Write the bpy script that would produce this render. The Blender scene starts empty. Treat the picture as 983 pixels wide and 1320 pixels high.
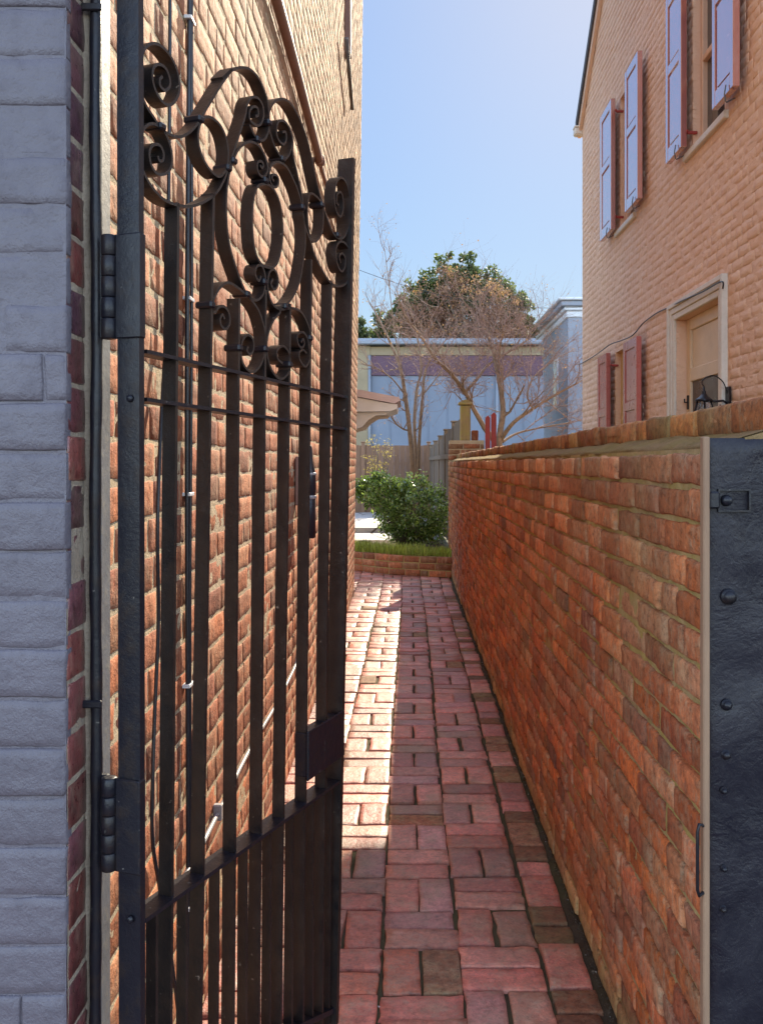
import bpy, math, random
import numpy as np
from mathutils import Vector, Matrix
random.seed(7)
RNG = np.random.default_rng(11)
R = math.radians
scene = bpy.context.scene
COL = scene.collection
F = 1160.0; VX = 527.0; VY = 597.0; EYE = 1.35      # focal length and vanishing point of the alley in photo pixels

# ------------------------------------------------------------------ camera, sky, sun, exposure
cam_d = bpy.data.cameras.new('camera'); cam = bpy.data.objects.new('camera', cam_d); COL.objects.link(cam)
cam.location = (0, 0, EYE); cam.rotation_euler = (R(90), 0, 0)
cam_d.sensor_fit = 'VERTICAL'; cam_d.sensor_height = 36; cam_d.sensor_width = 36 * 983 / 1320
cam_d.lens = 36 * F / 1320
cam_d.shift_x = (491.5 - VX) / 1320; cam_d.shift_y = (VY - 660) / 1320
cam_d.clip_start = 0.02; cam_d.clip_end = 2000
scene.camera = cam
SUN = Vector((1.0, 3.64, 2.37)).normalized()
SUN_EL = math.asin(SUN.z); SUN_AZ = math.atan2(SUN.x, SUN.y)
world = bpy.data.worlds.new('World'); scene.world = world; world.use_nodes = True
wn = world.node_tree; bg = wn.nodes['Background']
sky = wn.nodes.new('ShaderNodeTexSky'); sky.sky_type = 'NISHITA'; sky.sun_disc = False
sky.sun_elevation = SUN_EL; sky.sun_rotation = SUN_AZ
sky.air_density = 1.0; sky.dust_density = 0.3; sky.ozone_density = 2.0; sky.altitude = 0
# low front sky toned down by hand, bright fill kept overhead and behind: soft ceiling on the sky colour below about 40 degrees (the same for every ray)
def wnode(t, **kw):
    n = wn.nodes.new('ShaderNode' + t)
    for k, v in kw.items(): setattr(n, k, v)
    return n
tcw = wnode('TexCoord'); sx = wnode('SeparateXYZ'); wn.links.new(tcw.outputs['Generated'], sx.inputs[0])
def wmath(op, a, b):
    n = wnode('Math', operation=op)
    for i, q in enumerate((a, b)):
        if isinstance(q, bpy.types.NodeSocket): wn.links.new(q, n.inputs[i])
        else: n.inputs[i].default_value = q
    return n.outputs[0]
def wstep(v, a, b):
    n = wnode('MapRange', interpolation_type='SMOOTHSTEP'); wn.links.new(v, n.inputs[0]); n.inputs[1].default_value = a; n.inputs[2].default_value = b
    return n.outputs[0]
lum = wnode('RGBToBW'); wn.links.new(sky.outputs['Color'], lum.inputs[0])
gain = wmath('DIVIDE', 0.52, wmath('POWER', lum.outputs[0], .66))
low_sky = wnode('VectorMath', operation='SCALE'); wn.links.new(sky.outputs['Color'], low_sky.inputs[0]); wn.links.new(gain, low_sky.inputs['Scale'])
soft = wnode('HueSaturation'); soft.inputs['Saturation'].default_value = .72; wn.links.new(sky.outputs['Color'], soft.inputs['Color'])
open_sky = wmath('MAXIMUM', wstep(sx.outputs[2], .50, .74), wstep(wmath('MULTIPLY', sx.outputs[1], -1.0), -.3, .3))
mxw = wnode('Mix', data_type='RGBA'); wn.links.new(open_sky, mxw.inputs['Factor']); hs_w = wnode('HueSaturation'); hs_w.inputs['Saturation'].default_value = 1.16; wn.links.new(low_sky.outputs[0], hs_w.inputs['Color']); wn.links.new(hs_w.outputs[0], mxw.inputs[6]); wn.links.new(soft.outputs[0], mxw.inputs[7])
wn.links.new(mxw.outputs[2], bg.inputs['Color']); bg.inputs['Strength'].default_value = 0.15
sd = bpy.data.lights.new('sun', 'SUN'); sd.energy = 2.25; sd.angle = R(0.5); sd.color = (1.0, 0.87, 0.66)
so = bpy.data.objects.new('sun', sd); COL.objects.link(so)
so.rotation_euler = SUN.to_track_quat('Z', 'Y').to_euler(); so.location = (3, 12, 9)
vs = scene.view_settings; vs.view_transform = 'Standard'; vs.look = 'None'; vs.exposure = 2.25; vs.gamma = 1.0
vs.use_curve_mapping = False
scene.cycles.max_bounces = 8; scene.cycles.diffuse_bounces = 5
scene.cycles.use_denoising = True

# ------------------------------------------------------------------ object helpers
def tag(o, label=None, cat=None, group=None, kind=None):
    if label: o['label'] = label
    if cat: o['category'] = cat
    if group: o['group'] = group
    if kind: o['kind'] = kind
    return o
def empty(name, loc, rz=0.0, label=None, cat=None, group=None):
    o = bpy.data.objects.new(name, None); COL.objects.link(o); o.location = loc; o.rotation_euler = (0, 0, rz)
    return tag(o, label, cat, group)

class MB:
    """collects geometry and links it as one mesh object"""
    def __init__(s): s.v = []; s.f = []; s.m = []; s.c = []; s.n = 0; s.sm = []
    def add(s, v, f, mi=0, col=None, smooth=False):
        v = np.asarray(v, float).reshape(-1, 3)
        s.v.append(v); s.c.append(np.zeros((len(v), 4)) if col is None else np.broadcast_to(np.asarray(col, float), (len(v), 4)).copy())
        off = s.n
        if isinstance(f, np.ndarray): s.f.append((f + off)); k = len(f)
        else: s.f.append([[i + off for i in q] for q in f]); k = len(f)
        s.m.append(np.full(k, mi)); s.sm.append(np.full(k, smooth)); s.n += len(v)
    def box(s, x0, x1, y0, y1, z0, z1, mi=0, col=None, bev=0.0, M=None):
        x0, x1 = min(x0, x1), max(x0, x1); y0, y1 = min(y0, y1), max(y0, y1); z0, z1 = min(z0, z1), max(z0, z1)
        if bev <= 0:
            v = np.array([(x, y, z) for x in (x0, x1) for y in (y0, y1) for z in (z0, z1)], float)
            f = [(0, 1, 3, 2), (4, 6, 7, 5), (0, 4, 5, 1), (2, 3, 7, 6), (0, 2, 6, 4), (1, 5, 7, 3)]
        else:
            b = min(bev, (x1 - x0) * .45, (y1 - y0) * .45, (z1 - z0) * .45)
            import bmesh
            bm = bmesh.new(); bmesh.ops.create_cube(bm, size=1)
            for q in bm.verts: q.co = Vector(((x0 + x1) / 2 + q.co.x * (x1 - x0), (y0 + y1) / 2 + q.co.y * (y1 - y0), (z0 + z1) / 2 + q.co.z * (z1 - z0)))
            bmesh.ops.bevel(bm, geom=list(bm.edges), offset=b, segments=1, affect='EDGES')
            bm.verts.index_update()
            v = np.array([q.co[:] for q in bm.verts]); f = [[q.index for q in g.verts] for g in bm.faces]; bm.free()
        if M is not None: v = np.array([(M @ Vector(q))[:] for q in v])
        s.add(v, f, mi, col)
    def tube(s, pts, rad, seg=8, mi=0, col=None, cap=True, smooth=True):
        P = [Vector(p) for p in pts]; n = len(P)
        if not hasattr(rad, '__len__'): rad = [rad] * n
        V = []; ref = None
        for i in range(n):
            t = (P[min(i + 1, n - 1)] - P[max(i - 1, 0)]).normalized()
            if ref is None: ref = t.orthogonal().normalized()
            else:
                ref = ref - t * ref.dot(t)
                ref = ref.normalized() if ref.length > 1e-6 else t.orthogonal().normalized()
            b = t.cross(ref)
            for k in range(seg):
                a = 2 * math.pi * k / seg
                V.append((P[i] + (ref * math.cos(a) + b * math.sin(a)) * rad[i])[:])
        f = [(i * seg + k, i * seg + (k + 1) % seg, (i + 1) * seg + (k + 1) % seg, (i + 1) * seg + k) for i in range(n - 1) for k in range(seg)]
        if cap: f += [tuple(range(seg))[::-1], tuple((n - 1) * seg + k for k in range(seg))]
        s.add(V, f, mi, col, smooth)
    def lathe(s, prof, seg=20, loc=(0, 0, 0), mi=0, axis='Z', smooth=True):
        V = []
        for r, z in prof:
            for k in range(seg):
                a = 2 * math.pi * k / seg; p = (r * math.cos(a), r * math.sin(a), z)
                if axis == 'X': p = (p[2], p[0], p[1])
                if axis == 'Y': p = (p[0], p[2], p[1])
                V.append((p[0] + loc[0], p[1] + loc[1], p[2] + loc[2]))
        n = len(prof)
        f = [(i * seg + k, i * seg + (k + 1) % seg, (i + 1) * seg + (k + 1) % seg, (i + 1) * seg + k) for i in range(n - 1) for k in range(seg)]
        f += [tuple(range(seg))[::-1], tuple((n - 1) * seg + k for k in range(seg))]
        s.add(V, f, mi, None, smooth)
    def prism(s, poly, axis, a0, a1, mi=0):
        """extrude a 2-D polygon along an axis ('X','Y','Z')"""
        V = []
        for a in (a0, a1):
            for p, q in poly:
                V.append({'X': (a, p, q), 'Y': (p, a, q), 'Z': (p, q, a)}[axis])
        n = len(poly)
        f = [tuple(range(n)), tuple(range(2 * n - 1, n - 1, -1))] + [(i, i + n, (i + 1) % n + n, (i + 1) % n) for i in range(n)]
        s.add(V, f, mi)
    def build(s, name, mats, parent=None):
        me = bpy.data.meshes.new(name)
        V = np.concatenate(s.v)
        loops = []; starts = []; tot = []; k = 0
        for F_ in s.f:
            if isinstance(F_, np.ndarray):
                n, w = F_.shape; loops.append(F_.ravel()); starts.append(k + np.arange(n) * w); tot.append(np.full(n, w)); k += n * w
            else:
                for q in F_:
                    loops.append(np.array(q)); starts.append(np.array([k])); tot.append(np.array([len(q)])); k += len(q)
        loops = np.concatenate(loops).astype(np.int32); starts = np.concatenate(starts).astype(np.int32)
        me.vertices.add(len(V)); me.vertices.foreach_set('co', V.astype(np.float32).ravel())
        me.loops.add(len(loops)); me.loops.foreach_set('vertex_index', loops)
        me.polygons.add(len(starts)); me.polygons.foreach_set('loop_start', starts)
        me.polygons.foreach_set('material_index', np.concatenate(s.m).astype(np.int32))
        me.polygons.foreach_set('use_smooth', np.concatenate(s.sm).astype(bool))
        me.update(calc_edges=True); 
        at = me.attributes.new('vary', 'FLOAT_COLOR', 'POINT'); at.data.foreach_set('color', np.concatenate(s.c).astype(np.float32).ravel())
        me.validate()
        for m in (mats if isinstance(mats, (list, tuple)) else [mats]): me.materials.append(m)
        o = bpy.data.objects.new(name, me); COL.objects.link(o)
        if parent is not None: o.parent = parent
        return o

def box_obj(name, mat, parent, *a, bev=0.0):
    m = MB(); m.box(*a, bev=bev); return m.build(name, mat, parent)
def catmull(pts, n=8, closed=False):
    P = [np.array(p, float) for p in pts]; out = []
    N = len(P)
    rng = range(N) if closed else range(N - 1)
    for i in rng:
        if closed: a, b, c, d = P[(i - 1) % N], P[i], P[(i + 1) % N], P[(i + 2) % N]
        else: a, b, c, d = P[max(i - 1, 0)], P[i], P[i + 1], P[min(i + 2, N - 1)]
        for k in range(n):
            t = k / n
            out.append(.5 * ((2 * b) + (c - a) * t + (2 * a - 5 * b + 4 * c - d) * t * t + (3 * b - a - 3 * c + d) * t ** 3))
    if not closed: out.append(P[-1])
    return out
def hsh(i, j, k, s):
    h = (i * 374761393 + j * 668265263 + k * 2147483647 + s * 1274126177) & 0xffffffff
    h = ((h ^ (h >> 13)) * 1274126177) & 0xffffffff
    return ((h ^ (h >> 16)) & 0xffffff) / float(0xffffff)
def vnoise(x, y, z, s=0):
    x, y, z = [np.asarray(q, float) for q in (x, y, z)]
    xi, yi, zi = np.floor(x).astype(np.int64), np.floor(y).astype(np.int64), np.floor(z).astype(np.int64)
    fx, fy, fz = x - xi, y - yi, z - zi
    fx, fy, fz = [q * q * (3 - 2 * q) for q in (fx, fy, fz)]
    r = 0
    for a in (0, 1):
        for b in (0, 1):
            for c in (0, 1):
                w = (fx if a else 1 - fx) * (fy if b else 1 - fy) * (fz if c else 1 - fz)
                r = r + w * hsh(xi + a, yi + b, zi + c, s)
    return r * 2 - 1

# ------------------------------------------------------------------ materials
class NT:
    def __init__(s, name):
        s.m = bpy.data.materials.new(name); s.m.use_nodes = True; s.t = s.m.node_tree
        s.b = s.t.nodes['Principled BSDF']; s.geo = s.t.nodes.new('ShaderNodeNewGeometry')
        s.pos = s.geo.outputs['Position']
        s._v = None
    def n(s, typ, **kw):
        nd = s.t.nodes.new('ShaderNode' + typ)
        for k, v in kw.items():
            if k.startswith('i_'):
                key = k[2:]; key = int(key) if key.isdigit() else key.replace('_', ' ')
                s.set(nd.inputs[key], v)
            else: setattr(nd, k, v)
        return nd
    def set(s, sock, v):
        if isinstance(v, bpy.types.NodeSocket): s.t.links.new(v, sock)
        elif hasattr(v, 'outputs'): s.t.links.new(v.outputs[0], sock)
        else:
            if hasattr(sock.default_value, '__len__') and hasattr(v, '__len__') and len(v) == 3 and len(sock.default_value) == 4: v = (*v, 1)
            sock.default_value = v
    def noise(s, scale, detail=4, rough=.6, vec=None, dist=0.0):
        return s.n('TexNoise', i_Vector=vec or s.pos, i_Scale=scale, i_Detail=detail, i_Roughness=rough, i_Distortion=dist).outputs['Fac']
    def vary(s):
        if s._v is None:
            a = s.n('Attribute', attribute_name='vary'); q = s.n('SeparateColor', i_0=a.outputs['Color']); s._v = q.outputs
        return s._v
    def ramp(s, fac, stops, interp='LINEAR'):
        r = s.n('ValToRGB', i_Fac=fac); cr = r.color_ramp; cr.interpolation = interp
        while len(cr.elements) < len(stops): cr.elements.new(.5)
        for e, (p, c) in zip(cr.elements, stops):
            e.position = p; e.color = (c, c, c, 1) if not hasattr(c, '__len__') else (*c, 1)
        return r.outputs['Color']
    def mix(s, fac, a, b, mode='MIX'):
        m = s.n('Mix', data_type='RGBA', blend_type=mode)
        s.set(m.inputs['Factor'], fac); s.set(m.inputs[6], a); s.set(m.inputs[7], b)
        return m.outputs[2]
    def math(s, op, a, b=0.0, clamp=False):
        m = s.n('Math', operation=op, use_clamp=clamp); s.set(m.inputs[0], a); s.set(m.inputs[1], b); return m.outputs[0]
    def mapr(s, v, a, b, c=0.0, d=1.0):
        return s.n('MapRange', i_0=v, i_1=a, i_2=b, i_3=c, i_4=d).outputs[0]
    def xyz(s): return s.n('SeparateXYZ', i_0=s.pos).outputs
    def bump(s, h, strength=.5, dist=.01, prev=None):
        b = s.n('Bump', i_Height=h, i_Strength=strength, i_Distance=dist)
        if prev is not None: s.set(b.inputs['Normal'], prev)
        return b.outputs[0]
    def out(s, color=None, rough=None, normal=None, **kw):
        if color is not None: s.set(s.b.inputs['Base Color'], color)
        if rough is not None: s.set(s.b.inputs['Roughness'], rough)
        if normal is not None: s.set(s.b.inputs['Normal'], normal)
        for k, v in kw.items(): s.set(s.b.inputs[k.replace('_', ' ')], v)
        return s.m

def brick_mat(name, pal, dust=(.55, .45, .32), dust_amt=.35, moss=None, moss_amt=0., rough=.85, bumps=.5, hi=None, hi_z=(2, 4), stain=.5, spec=.3, low=None, low_z=(0, .5), streak=.45, speck=1.0, vr=(.7, 1.25)):
    t = NT(name); v = t.vary()
    c = t.ramp(v[0], [(i / (len(pal) - 1), p) for i, p in enumerate(pal)])
    n1 = t.noise(9, 5, .7); n2 = t.noise(70, 4, .7); n3 = t.noise(260, 3, .8); n4 = t.noise(2.2, 4, .6)
    off = t.n('VectorMath', operation='SCALE', i_0=t.n('Attribute', attribute_name='vary').outputs['Vector']); off.inputs['Scale'].default_value = 3.0
    pv = t.n('VectorMath', operation='ADD', i_0=t.pos, i_1=off.outputs[0]).outputs[0]
    st = t.noise(34, 4, .65, t.n('Mapping', i_0=pv, i_3=(1, 1, .28)).outputs[0], .5); b1 = t.noise(16, 4, .7, pv)
    c = t.mix(t.mapr(b1, .35, .65, 0, .8), c, t.mix(1, c, (.50, .46, .46), 'MULTIPLY'))
    c = t.mix(t.mapr(st, .54, .72, 0, streak), c, dust)
    c = t.mix(t.mapr(st, .44, .28, 0, .5), c, (.09, .055, .045))
    c = t.mix(t.mapr(n1, .3, .7), c, t.mix(.5, c, (.5, .42, .4), 'MULTIPLY'))
    c = t.mix(t.mapr(n2, .48, .75, 0, stain), c, (.06, .04, .035))
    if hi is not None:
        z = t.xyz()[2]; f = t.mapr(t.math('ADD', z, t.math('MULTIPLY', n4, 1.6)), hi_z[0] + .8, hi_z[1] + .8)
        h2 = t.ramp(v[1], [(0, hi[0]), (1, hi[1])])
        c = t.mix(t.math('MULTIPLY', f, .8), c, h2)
    d = t.math('MULTIPLY', t.mapr(t.math('ADD', n1, t.math('MULTIPLY', n2, .6)), .78, 1.05), dust_amt, True)
    c = t.mix(d, c, dust)
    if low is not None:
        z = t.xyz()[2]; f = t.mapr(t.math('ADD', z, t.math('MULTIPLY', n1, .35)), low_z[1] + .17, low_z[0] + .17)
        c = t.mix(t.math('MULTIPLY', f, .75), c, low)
    if moss is not None:
        f = t.math('MULTIPLY', t.mapr(t.math('ADD', n4, t.math('MULTIPLY', n1, .5)), .72, .95), moss_amt, True)
        c = t.mix(f, c, moss)
    c = t.mix(t.mapr(n3, .3, .8, 0, .35), c, t.mix(1, c, (1.5, 1.4, 1.3), 'MULTIPLY'))
    sp = t.noise(48, 6, .85, pv)
    c = t.mix(t.mapr(sp, .50, .36, 0, .75 * speck), c, t.mix(1, c, (.30, .26, .26), 'MULTIPLY')); c = t.mix(t.mapr(sp, .56, .70, 0, .55 * speck), c, t.mix(1, c, (1.9, 1.8, 1.8), 'MULTIPLY'))
    val = t.mapr(v[1], 0, 1, vr[0], vr[1])
    hs = t.n('HueSaturation', i_Value=val, i_Color=c)
    nm = t.bump(n1, bumps * .6, .02); nm = t.bump(n2, bumps, .004, nm); nm = t.bump(n3, bumps * .6, .0012, nm)
    return t.out(hs.outputs[0], t.mapr(n2, .3, .7, rough - .08, rough + .08), nm, Specular_IOR_Level=spec)

def mortar_mat(name, c1, c2, moss=None, moss_amt=.6, bumps=.7, moss_z=None):
    t = NT(name); n1 = t.noise(14, 5, .7); n2 = t.noise(120, 4, .75); n3 = t.noise(3, 4, .6)
    c = t.mix(t.mapr(n1, .3, .7), c1, c2)
    c = t.mix(t.mapr(n2, .5, .75, 0, .45), c, (.12, .1, .07))
    if moss is not None:
        f = t.math('MULTIPLY', t.mapr(t.math('ADD', n3, t.math('MULTIPLY', n1, .5)), .62, .85), moss_amt, True)
        c = t.mix(f, c, moss)
    nm = t.bump(n1, bumps, .012); nm = t.bump(n2, bumps, .004, nm)
    return t.out(c, .95, nm, Specular_IOR_Level=.15)

def paint_mat(name, col, var=.12, rough=.5, bumps=.3, scale=30, coat=0., dirt=None, spec=.5, bdist=.003):
    t = NT(name); n1 = t.noise(scale * .15, 4, .6); n2 = t.noise(scale, 5, .65); n3 = t.noise(scale * 8, 3, .7)
    c = t.mix(t.mapr(n1, .3, .7, 0, 1), col, tuple(x * (1 - var * 2) for x in col))
    if dirt is not None: c = t.mix(t.mapr(n2, .52, .72, 0, .6), c, dirt)
    nm = t.bump(n2, bumps, bdist); nm = t.bump(n3, bumps * .5, bdist * .2, nm)
    return t.out(c, t.mapr(n2, .3, .7, rough - .08, rough + .1), nm, Coat_Weight=coat, Coat_Roughness=.12, Specular_IOR_Level=spec)

M = {}
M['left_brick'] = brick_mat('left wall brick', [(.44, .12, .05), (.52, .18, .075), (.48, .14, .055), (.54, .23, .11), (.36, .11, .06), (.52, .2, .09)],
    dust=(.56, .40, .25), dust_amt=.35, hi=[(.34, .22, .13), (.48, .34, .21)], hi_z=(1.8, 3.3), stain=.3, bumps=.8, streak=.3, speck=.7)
M['left_mortar'] = mortar_mat('left wall lime mortar', (.56, .44, .29), (.42, .32, .21), bumps=.9)
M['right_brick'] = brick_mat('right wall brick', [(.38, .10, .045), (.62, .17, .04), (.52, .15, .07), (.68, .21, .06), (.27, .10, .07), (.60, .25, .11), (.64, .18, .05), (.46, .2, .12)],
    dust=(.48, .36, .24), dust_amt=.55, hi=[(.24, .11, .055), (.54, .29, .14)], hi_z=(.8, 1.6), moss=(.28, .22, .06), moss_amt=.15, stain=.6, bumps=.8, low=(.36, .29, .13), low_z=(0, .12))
M['right_mortar'] = mortar_mat('right wall mossy mortar', (.42, .31, .16), (.22, .165, .09), moss=(.36, .29, .06), moss_amt=.5)
M['coping_brick'] = brick_mat('coping brick', [(.36, .13, .05), (.50, .19, .06), (.32, .12, .05), (.54, .25, .10)],
    dust=(.42, .36, .22), dust_amt=.4, moss=(.36, .29, .08), moss_amt=.5, stain=.6)
M['paver'] = brick_mat('paving brick', [(.54, .175, .13), (.42, .115, .07), (.58, .21, .155), (.48, .20, .14), (.34, .17, .11), (.56, .165, .12), (.44, .20, .18), (.62, .25, .18), (.50, .14, .07), (.56, .18, .14)],
    dust=(.46, .34, .26), dust_amt=.4, moss=(.16, .14, .05), moss_amt=.35, rough=.5, stain=.55, bumps=.6, spec=.5, streak=.25, vr=(.78, 1.5), speck=.7)
M['old_paver'] = brick_mat('mossy paving brick', [(.34, .17, .09), (.40, .15, .08), (.28, .18, .11)],
    dust=(.42, .34, .22), dust_amt=.5, moss=(.22, .20, .07), moss_amt=.5, rough=.8, stain=.7)
M['edge_brick'] = brick_mat('garden edging brick', [(.42, .13, .055), (.5, .18, .08), (.36, .11, .05), (.3, .16, .08)], dust_amt=.15, stain=.3)
M['fillet'] = mortar_mat('dark corner mortar', (.36, .29, .22), (.24, .19, .15), bumps=.6)  # darker mortar tone for the corner strip
M['ledge'] = mortar_mat('rough ledge mortar', (.25, .16, .075), (.15, .095, .045), moss=(.22, .165, .04), moss_amt=.5, bumps=1.0)
M['shaded'] = brick_mat('dark glazed corner brick', [(.20, .05, .045), (.10, .045, .07), (.26, .07, .055), (.14, .06, .08)], dust_amt=.15, stain=.3, rough=.32, spec=.8, bumps=.4, streak=.15)  # glossy corner bricks, the gate post's shade put into their dark purple red
M['joint'] = mortar_mat('path joint sand', (.05, .037, .026), (.10, .075, .05), moss=(.07, .075, .025), moss_amt=.5)
M['grey_brick'] = paint_mat('grey painted brick', (.115, .102, .124), .08, .5, .8, 34, dirt=(.078, .068, .084), bdist=.006)
def peach_mat():
    t = NT('peach painted brick'); n1 = t.noise(2.2, 5, .65); n2 = t.noise(9, 6, .7, dist=.6); n3 = t.noise(60, 4, .7)
    w = t.noise(7, 5, .7, t.n('Mapping', i_0=t.pos, i_3=(1, .45, 2.4)).outputs[0], 1.5)
    c = t.mix(t.mapr(n1, .3, .7), (.77, .53, .38), (.71, .46, .32)); c = t.mix(t.mapr(w, .56, .70, 0, .5), c, (.56, .34, .22)); c = t.mix(t.mapr(n2, .58, .75, 0, .5), c, (.80, .60, .48))
    nm = t.bump(w, .45, .02); nm = t.bump(n2, .35, .008, nm); nm = t.bump(n3, .35, .002, nm)
    return t.out(c, .72, nm, Specular_IOR_Level=.35)
M['peach_brick'] = peach_mat()
M['iron'] = None
def iron_mat():
    t = NT('black painted iron'); n1 = t.noise(25, 5, .7); n2 = t.noise(220, 4, .7); n3 = t.noise(90, 2, .5)
    c = t.mix(t.mapr(n1, .5, .75), (.009, .009, .014), (.022, .014, .011))
    c = t.mix(t.mapr(n3, .73, .78, 0, .5), c, (.25, .23, .2))
    nm = t.bump(n1, .4, .004); nm = t.bump(n2, .35, .0008, nm)
    return t.out(c, t.mapr(n1, .3, .7, .28, .45), nm, Specular_IOR_Level=.32)
M['iron'] = iron_mat()
def iron_brown():  # warm light reflected on the black bars, put into a brown base colour
    t = NT('black iron with warm reflections'); n1 = t.noise(25, 5, .7); n2 = t.noise(220, 4, .7); n3 = t.noise(70, 3, .6); n4 = t.noise(7, 4, .7)
    c = t.mix(t.mapr(n1, .35, .7), (.008, .007, .008), (.021, .013, .010)); c = t.mix(t.mapr(n4, .5, .7, 0, .6), c, (.036, .020, .013))
    c = t.mix(t.mapr(n3, .70, .76, 0, .6), c, (.28, .22, .17))
    nm = t.bump(n1, .5, .005); nm = t.bump(n2, .4, .0009, nm)
    return t.out(c, t.mapr(n1, .3, .7, .3, .5), nm, Specular_IOR_Level=.5)
M['iron_brown'] = iron_brown()
def black_pier():
    t = NT('lumpy black painted render'); n0 = t.noise(6, 5, .65, dist=.6); n1 = t.noise(24, 5, .65, dist=1.2); n2 = t.noise(140, 4, .7)
    c = t.mix(t.mapr(n0, .35, .7), (.007, .006, .012), (.022, .020, .027))
    c = t.mix(t.mapr(n2, .66, .78, 0, .3), c, (.2, .2, .24))
    nm = t.bump(n0, .25, .02); nm = t.bump(n1, .3, .006, nm); nm = t.bump(n2, .5, .0016, nm)
    return t.out(c, t.mapr(n1, .3, .7, .25, .5), nm, Specular_IOR_Level=.28)
M['pier'] = black_pier()
def wood(name, c1, c2, scale=(3, 3, .4), rough=.8, moss=None):
    t = NT(name); mp = t.n('Mapping', i_0=t.pos, i_3=scale)
    n1 = t.noise(12, 6, .7, mp.outputs[0], .4); n2 = t.noise(60, 4, .7, mp.outputs[0])
    c = t.mix(t.mapr(n1, .3, .7), c1, c2); v = t.vary(); c = t.mix(t.math('MULTIPLY', v[1], .5), c, t.mix(1, c, (.55, .5, .5), 'MULTIPLY'))
    if moss: c = t.mix(t.mapr(t.noise(5), .45, .65), c, moss)
    nm = t.bump(n1, .4, .006); nm = t.bump(n2, .4, .002, nm)
    return t.out(c, rough, nm)
M['fence_wood'] = wood('weathered fence wood', (.30, .18, .11), (.19, .115, .075))
M['grey_wood'] = wood('grey fence wood', (.22, .17, .12), (.13, .10, .075))
M['post_wood'] = wood('mossy post wood', (.36, .24, .10), (.25, .17, .07), moss=(.32, .27, .05))
M['tan_wood'] = wood('tan jamb wood', (.27, .165, .10), (.20, .12, .075))
M['red_paint'] = paint_mat('dull red paint', (.40, .06, .05), .1, .5, .15, 40, spec=.25)
M['shutter'] = paint_mat('glossy red shutter paint', (.44, .13, .12), .04, .18, .02, 14, coat=1.0, spec=1.0)
M['shutter'].node_tree.nodes['Principled BSDF'].inputs['Coat IOR'].default_value = 3.4
M['shutter_low'] = paint_mat('red shutter paint with less reflection', (.46, .12, .10), .06, .3, .04, 14, coat=.6)  # same shutter paint, its weaker sky reflection at ground floor built in
M['white_trim'] = paint_mat('off white trim paint', (.72, .66, .58), .08, .5, .2, 40, dirt=(.55, .48, .4))
M['peach_trim'] = paint_mat('peach trim paint', (.76, .52, .38), .06, .5, .2, 40)
M['cream_trim'] = paint_mat('cream trim paint', (.70, .56, .40), .06, .45, .15, 40)
M['ochre'] = paint_mat('ochre reveal paint', (.62, .38, .14), .1, .6, .2, 40)
M['pipe_brown'] = paint_mat('brown conduit paint', (.26, .13, .09), .1, .5, .3, 60)
M['pipe_grey'] = paint_mat('grey conduit', (.36, .34, .33), .1, .35, .1, 60)
M['cable'] = paint_mat('black cable jacket', (.02, .02, .025), .05, .35, .1, 80)
M['clip'] = paint_mat('white cable clip', (.7, .7, .7), .05, .4, .1, 80)
M['strap'] = paint_mat('weathered grey strap', (.13, .13, .14), .15, .6, .4, 60, dirt=(.2, .17, .13))
M['roof_dark'] = paint_mat('dark roofing', (.07, .07, .08), .1, .8, .5, 20)
M['blue_wall'] = paint_mat('pale blue painted wall', (.19, .235, .31), .08, .7, .2, 6)
M['purple'] = paint_mat('purple panel', (.10, .045, .085), .15, .5, .2, 6)
M['tan_wall'] = paint_mat('tan wall', (.34, .28, .18), .12, .8, .3, 14)
M['roof_metal'] = paint_mat('blue grey metal roof', (.24, .28, .34), .1, .4, .1, 6)
M['house_grey'] = paint_mat('pale grey siding', (.27, .30, .36), .08, .7, .2, 6)
M['house_white'] = paint_mat('white cornice paint', (.66, .68, .72), .06, .6, .2, 10)
M['hood_paint'] = paint_mat('cream hood paint', (.66, .55, .48), .06, .6, .2, 30)
M['hood_roof'] = paint_mat('red hood roofing', (.55, .36, .31), .1, .5, .2, 30)
M['soil'] = mortar_mat('dark garden soil', (.07, .045, .03), (.11, .075, .05))
def ground_mat():
    t = NT('ground earth and grass'); n1 = t.noise(.8, 5, .6); n2 = t.noise(20, 5, .7)
    c = t.mix(t.mapr(n1, .4, .6), (.12, .10, .06), (.08, .09, .035)); c = t.mix(t.mapr(n2, .4, .7), c, (.05, .04, .025))
    return t.out(c, .95, t.bump(n2, .6, .02))
M['ground'] = ground_mat()
def flag_mat():
    t = NT('pale flagstone'); vo = t.n('TexVoronoi', feature='DISTANCE_TO_EDGE', i_Vector=t.pos, i_Scale=1.9)
    vc = t.n('TexVoronoi', i_Vector=t.pos, i_Scale=1.9); n2 = t.noise(18, 5, .7)
    c = t.mix(t.math('MULTIPLY', vc.outputs['Color'], .6), (.48, .45, .42), (.36, .34, .36)); c = t.mix(t.mapr(n2, .4, .75, 0, .5), c, (.22, .2, .17))
    e = t.mapr(vo.outputs['Distance'], .02, .045)
    c = t.mix(e, (.10, .08, .06), c)
    return t.out(c, .7, t.bump(e, .6, .01, t.bump(n2, .4, .01)))
M['flag'] = flag_mat()
M['strap_ground'] = mortar_mat('pale concrete paving', (.42, .38, .34), (.34, .31, .28), bumps=.3)
def glass_mat():
    t = NT('dark window glass'); n = t.noise(1.2, 2)
    return t.out((.05, .045, .045), .06, t.bump(n, .05, .01), Specular_IOR_Level=.9)
M['glass'] = glass_mat()
M['dark_pane'] = paint_mat('dim brown door pane', (.12, .075, .055), .2, .3, .1, 8, spec=.3)
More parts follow.
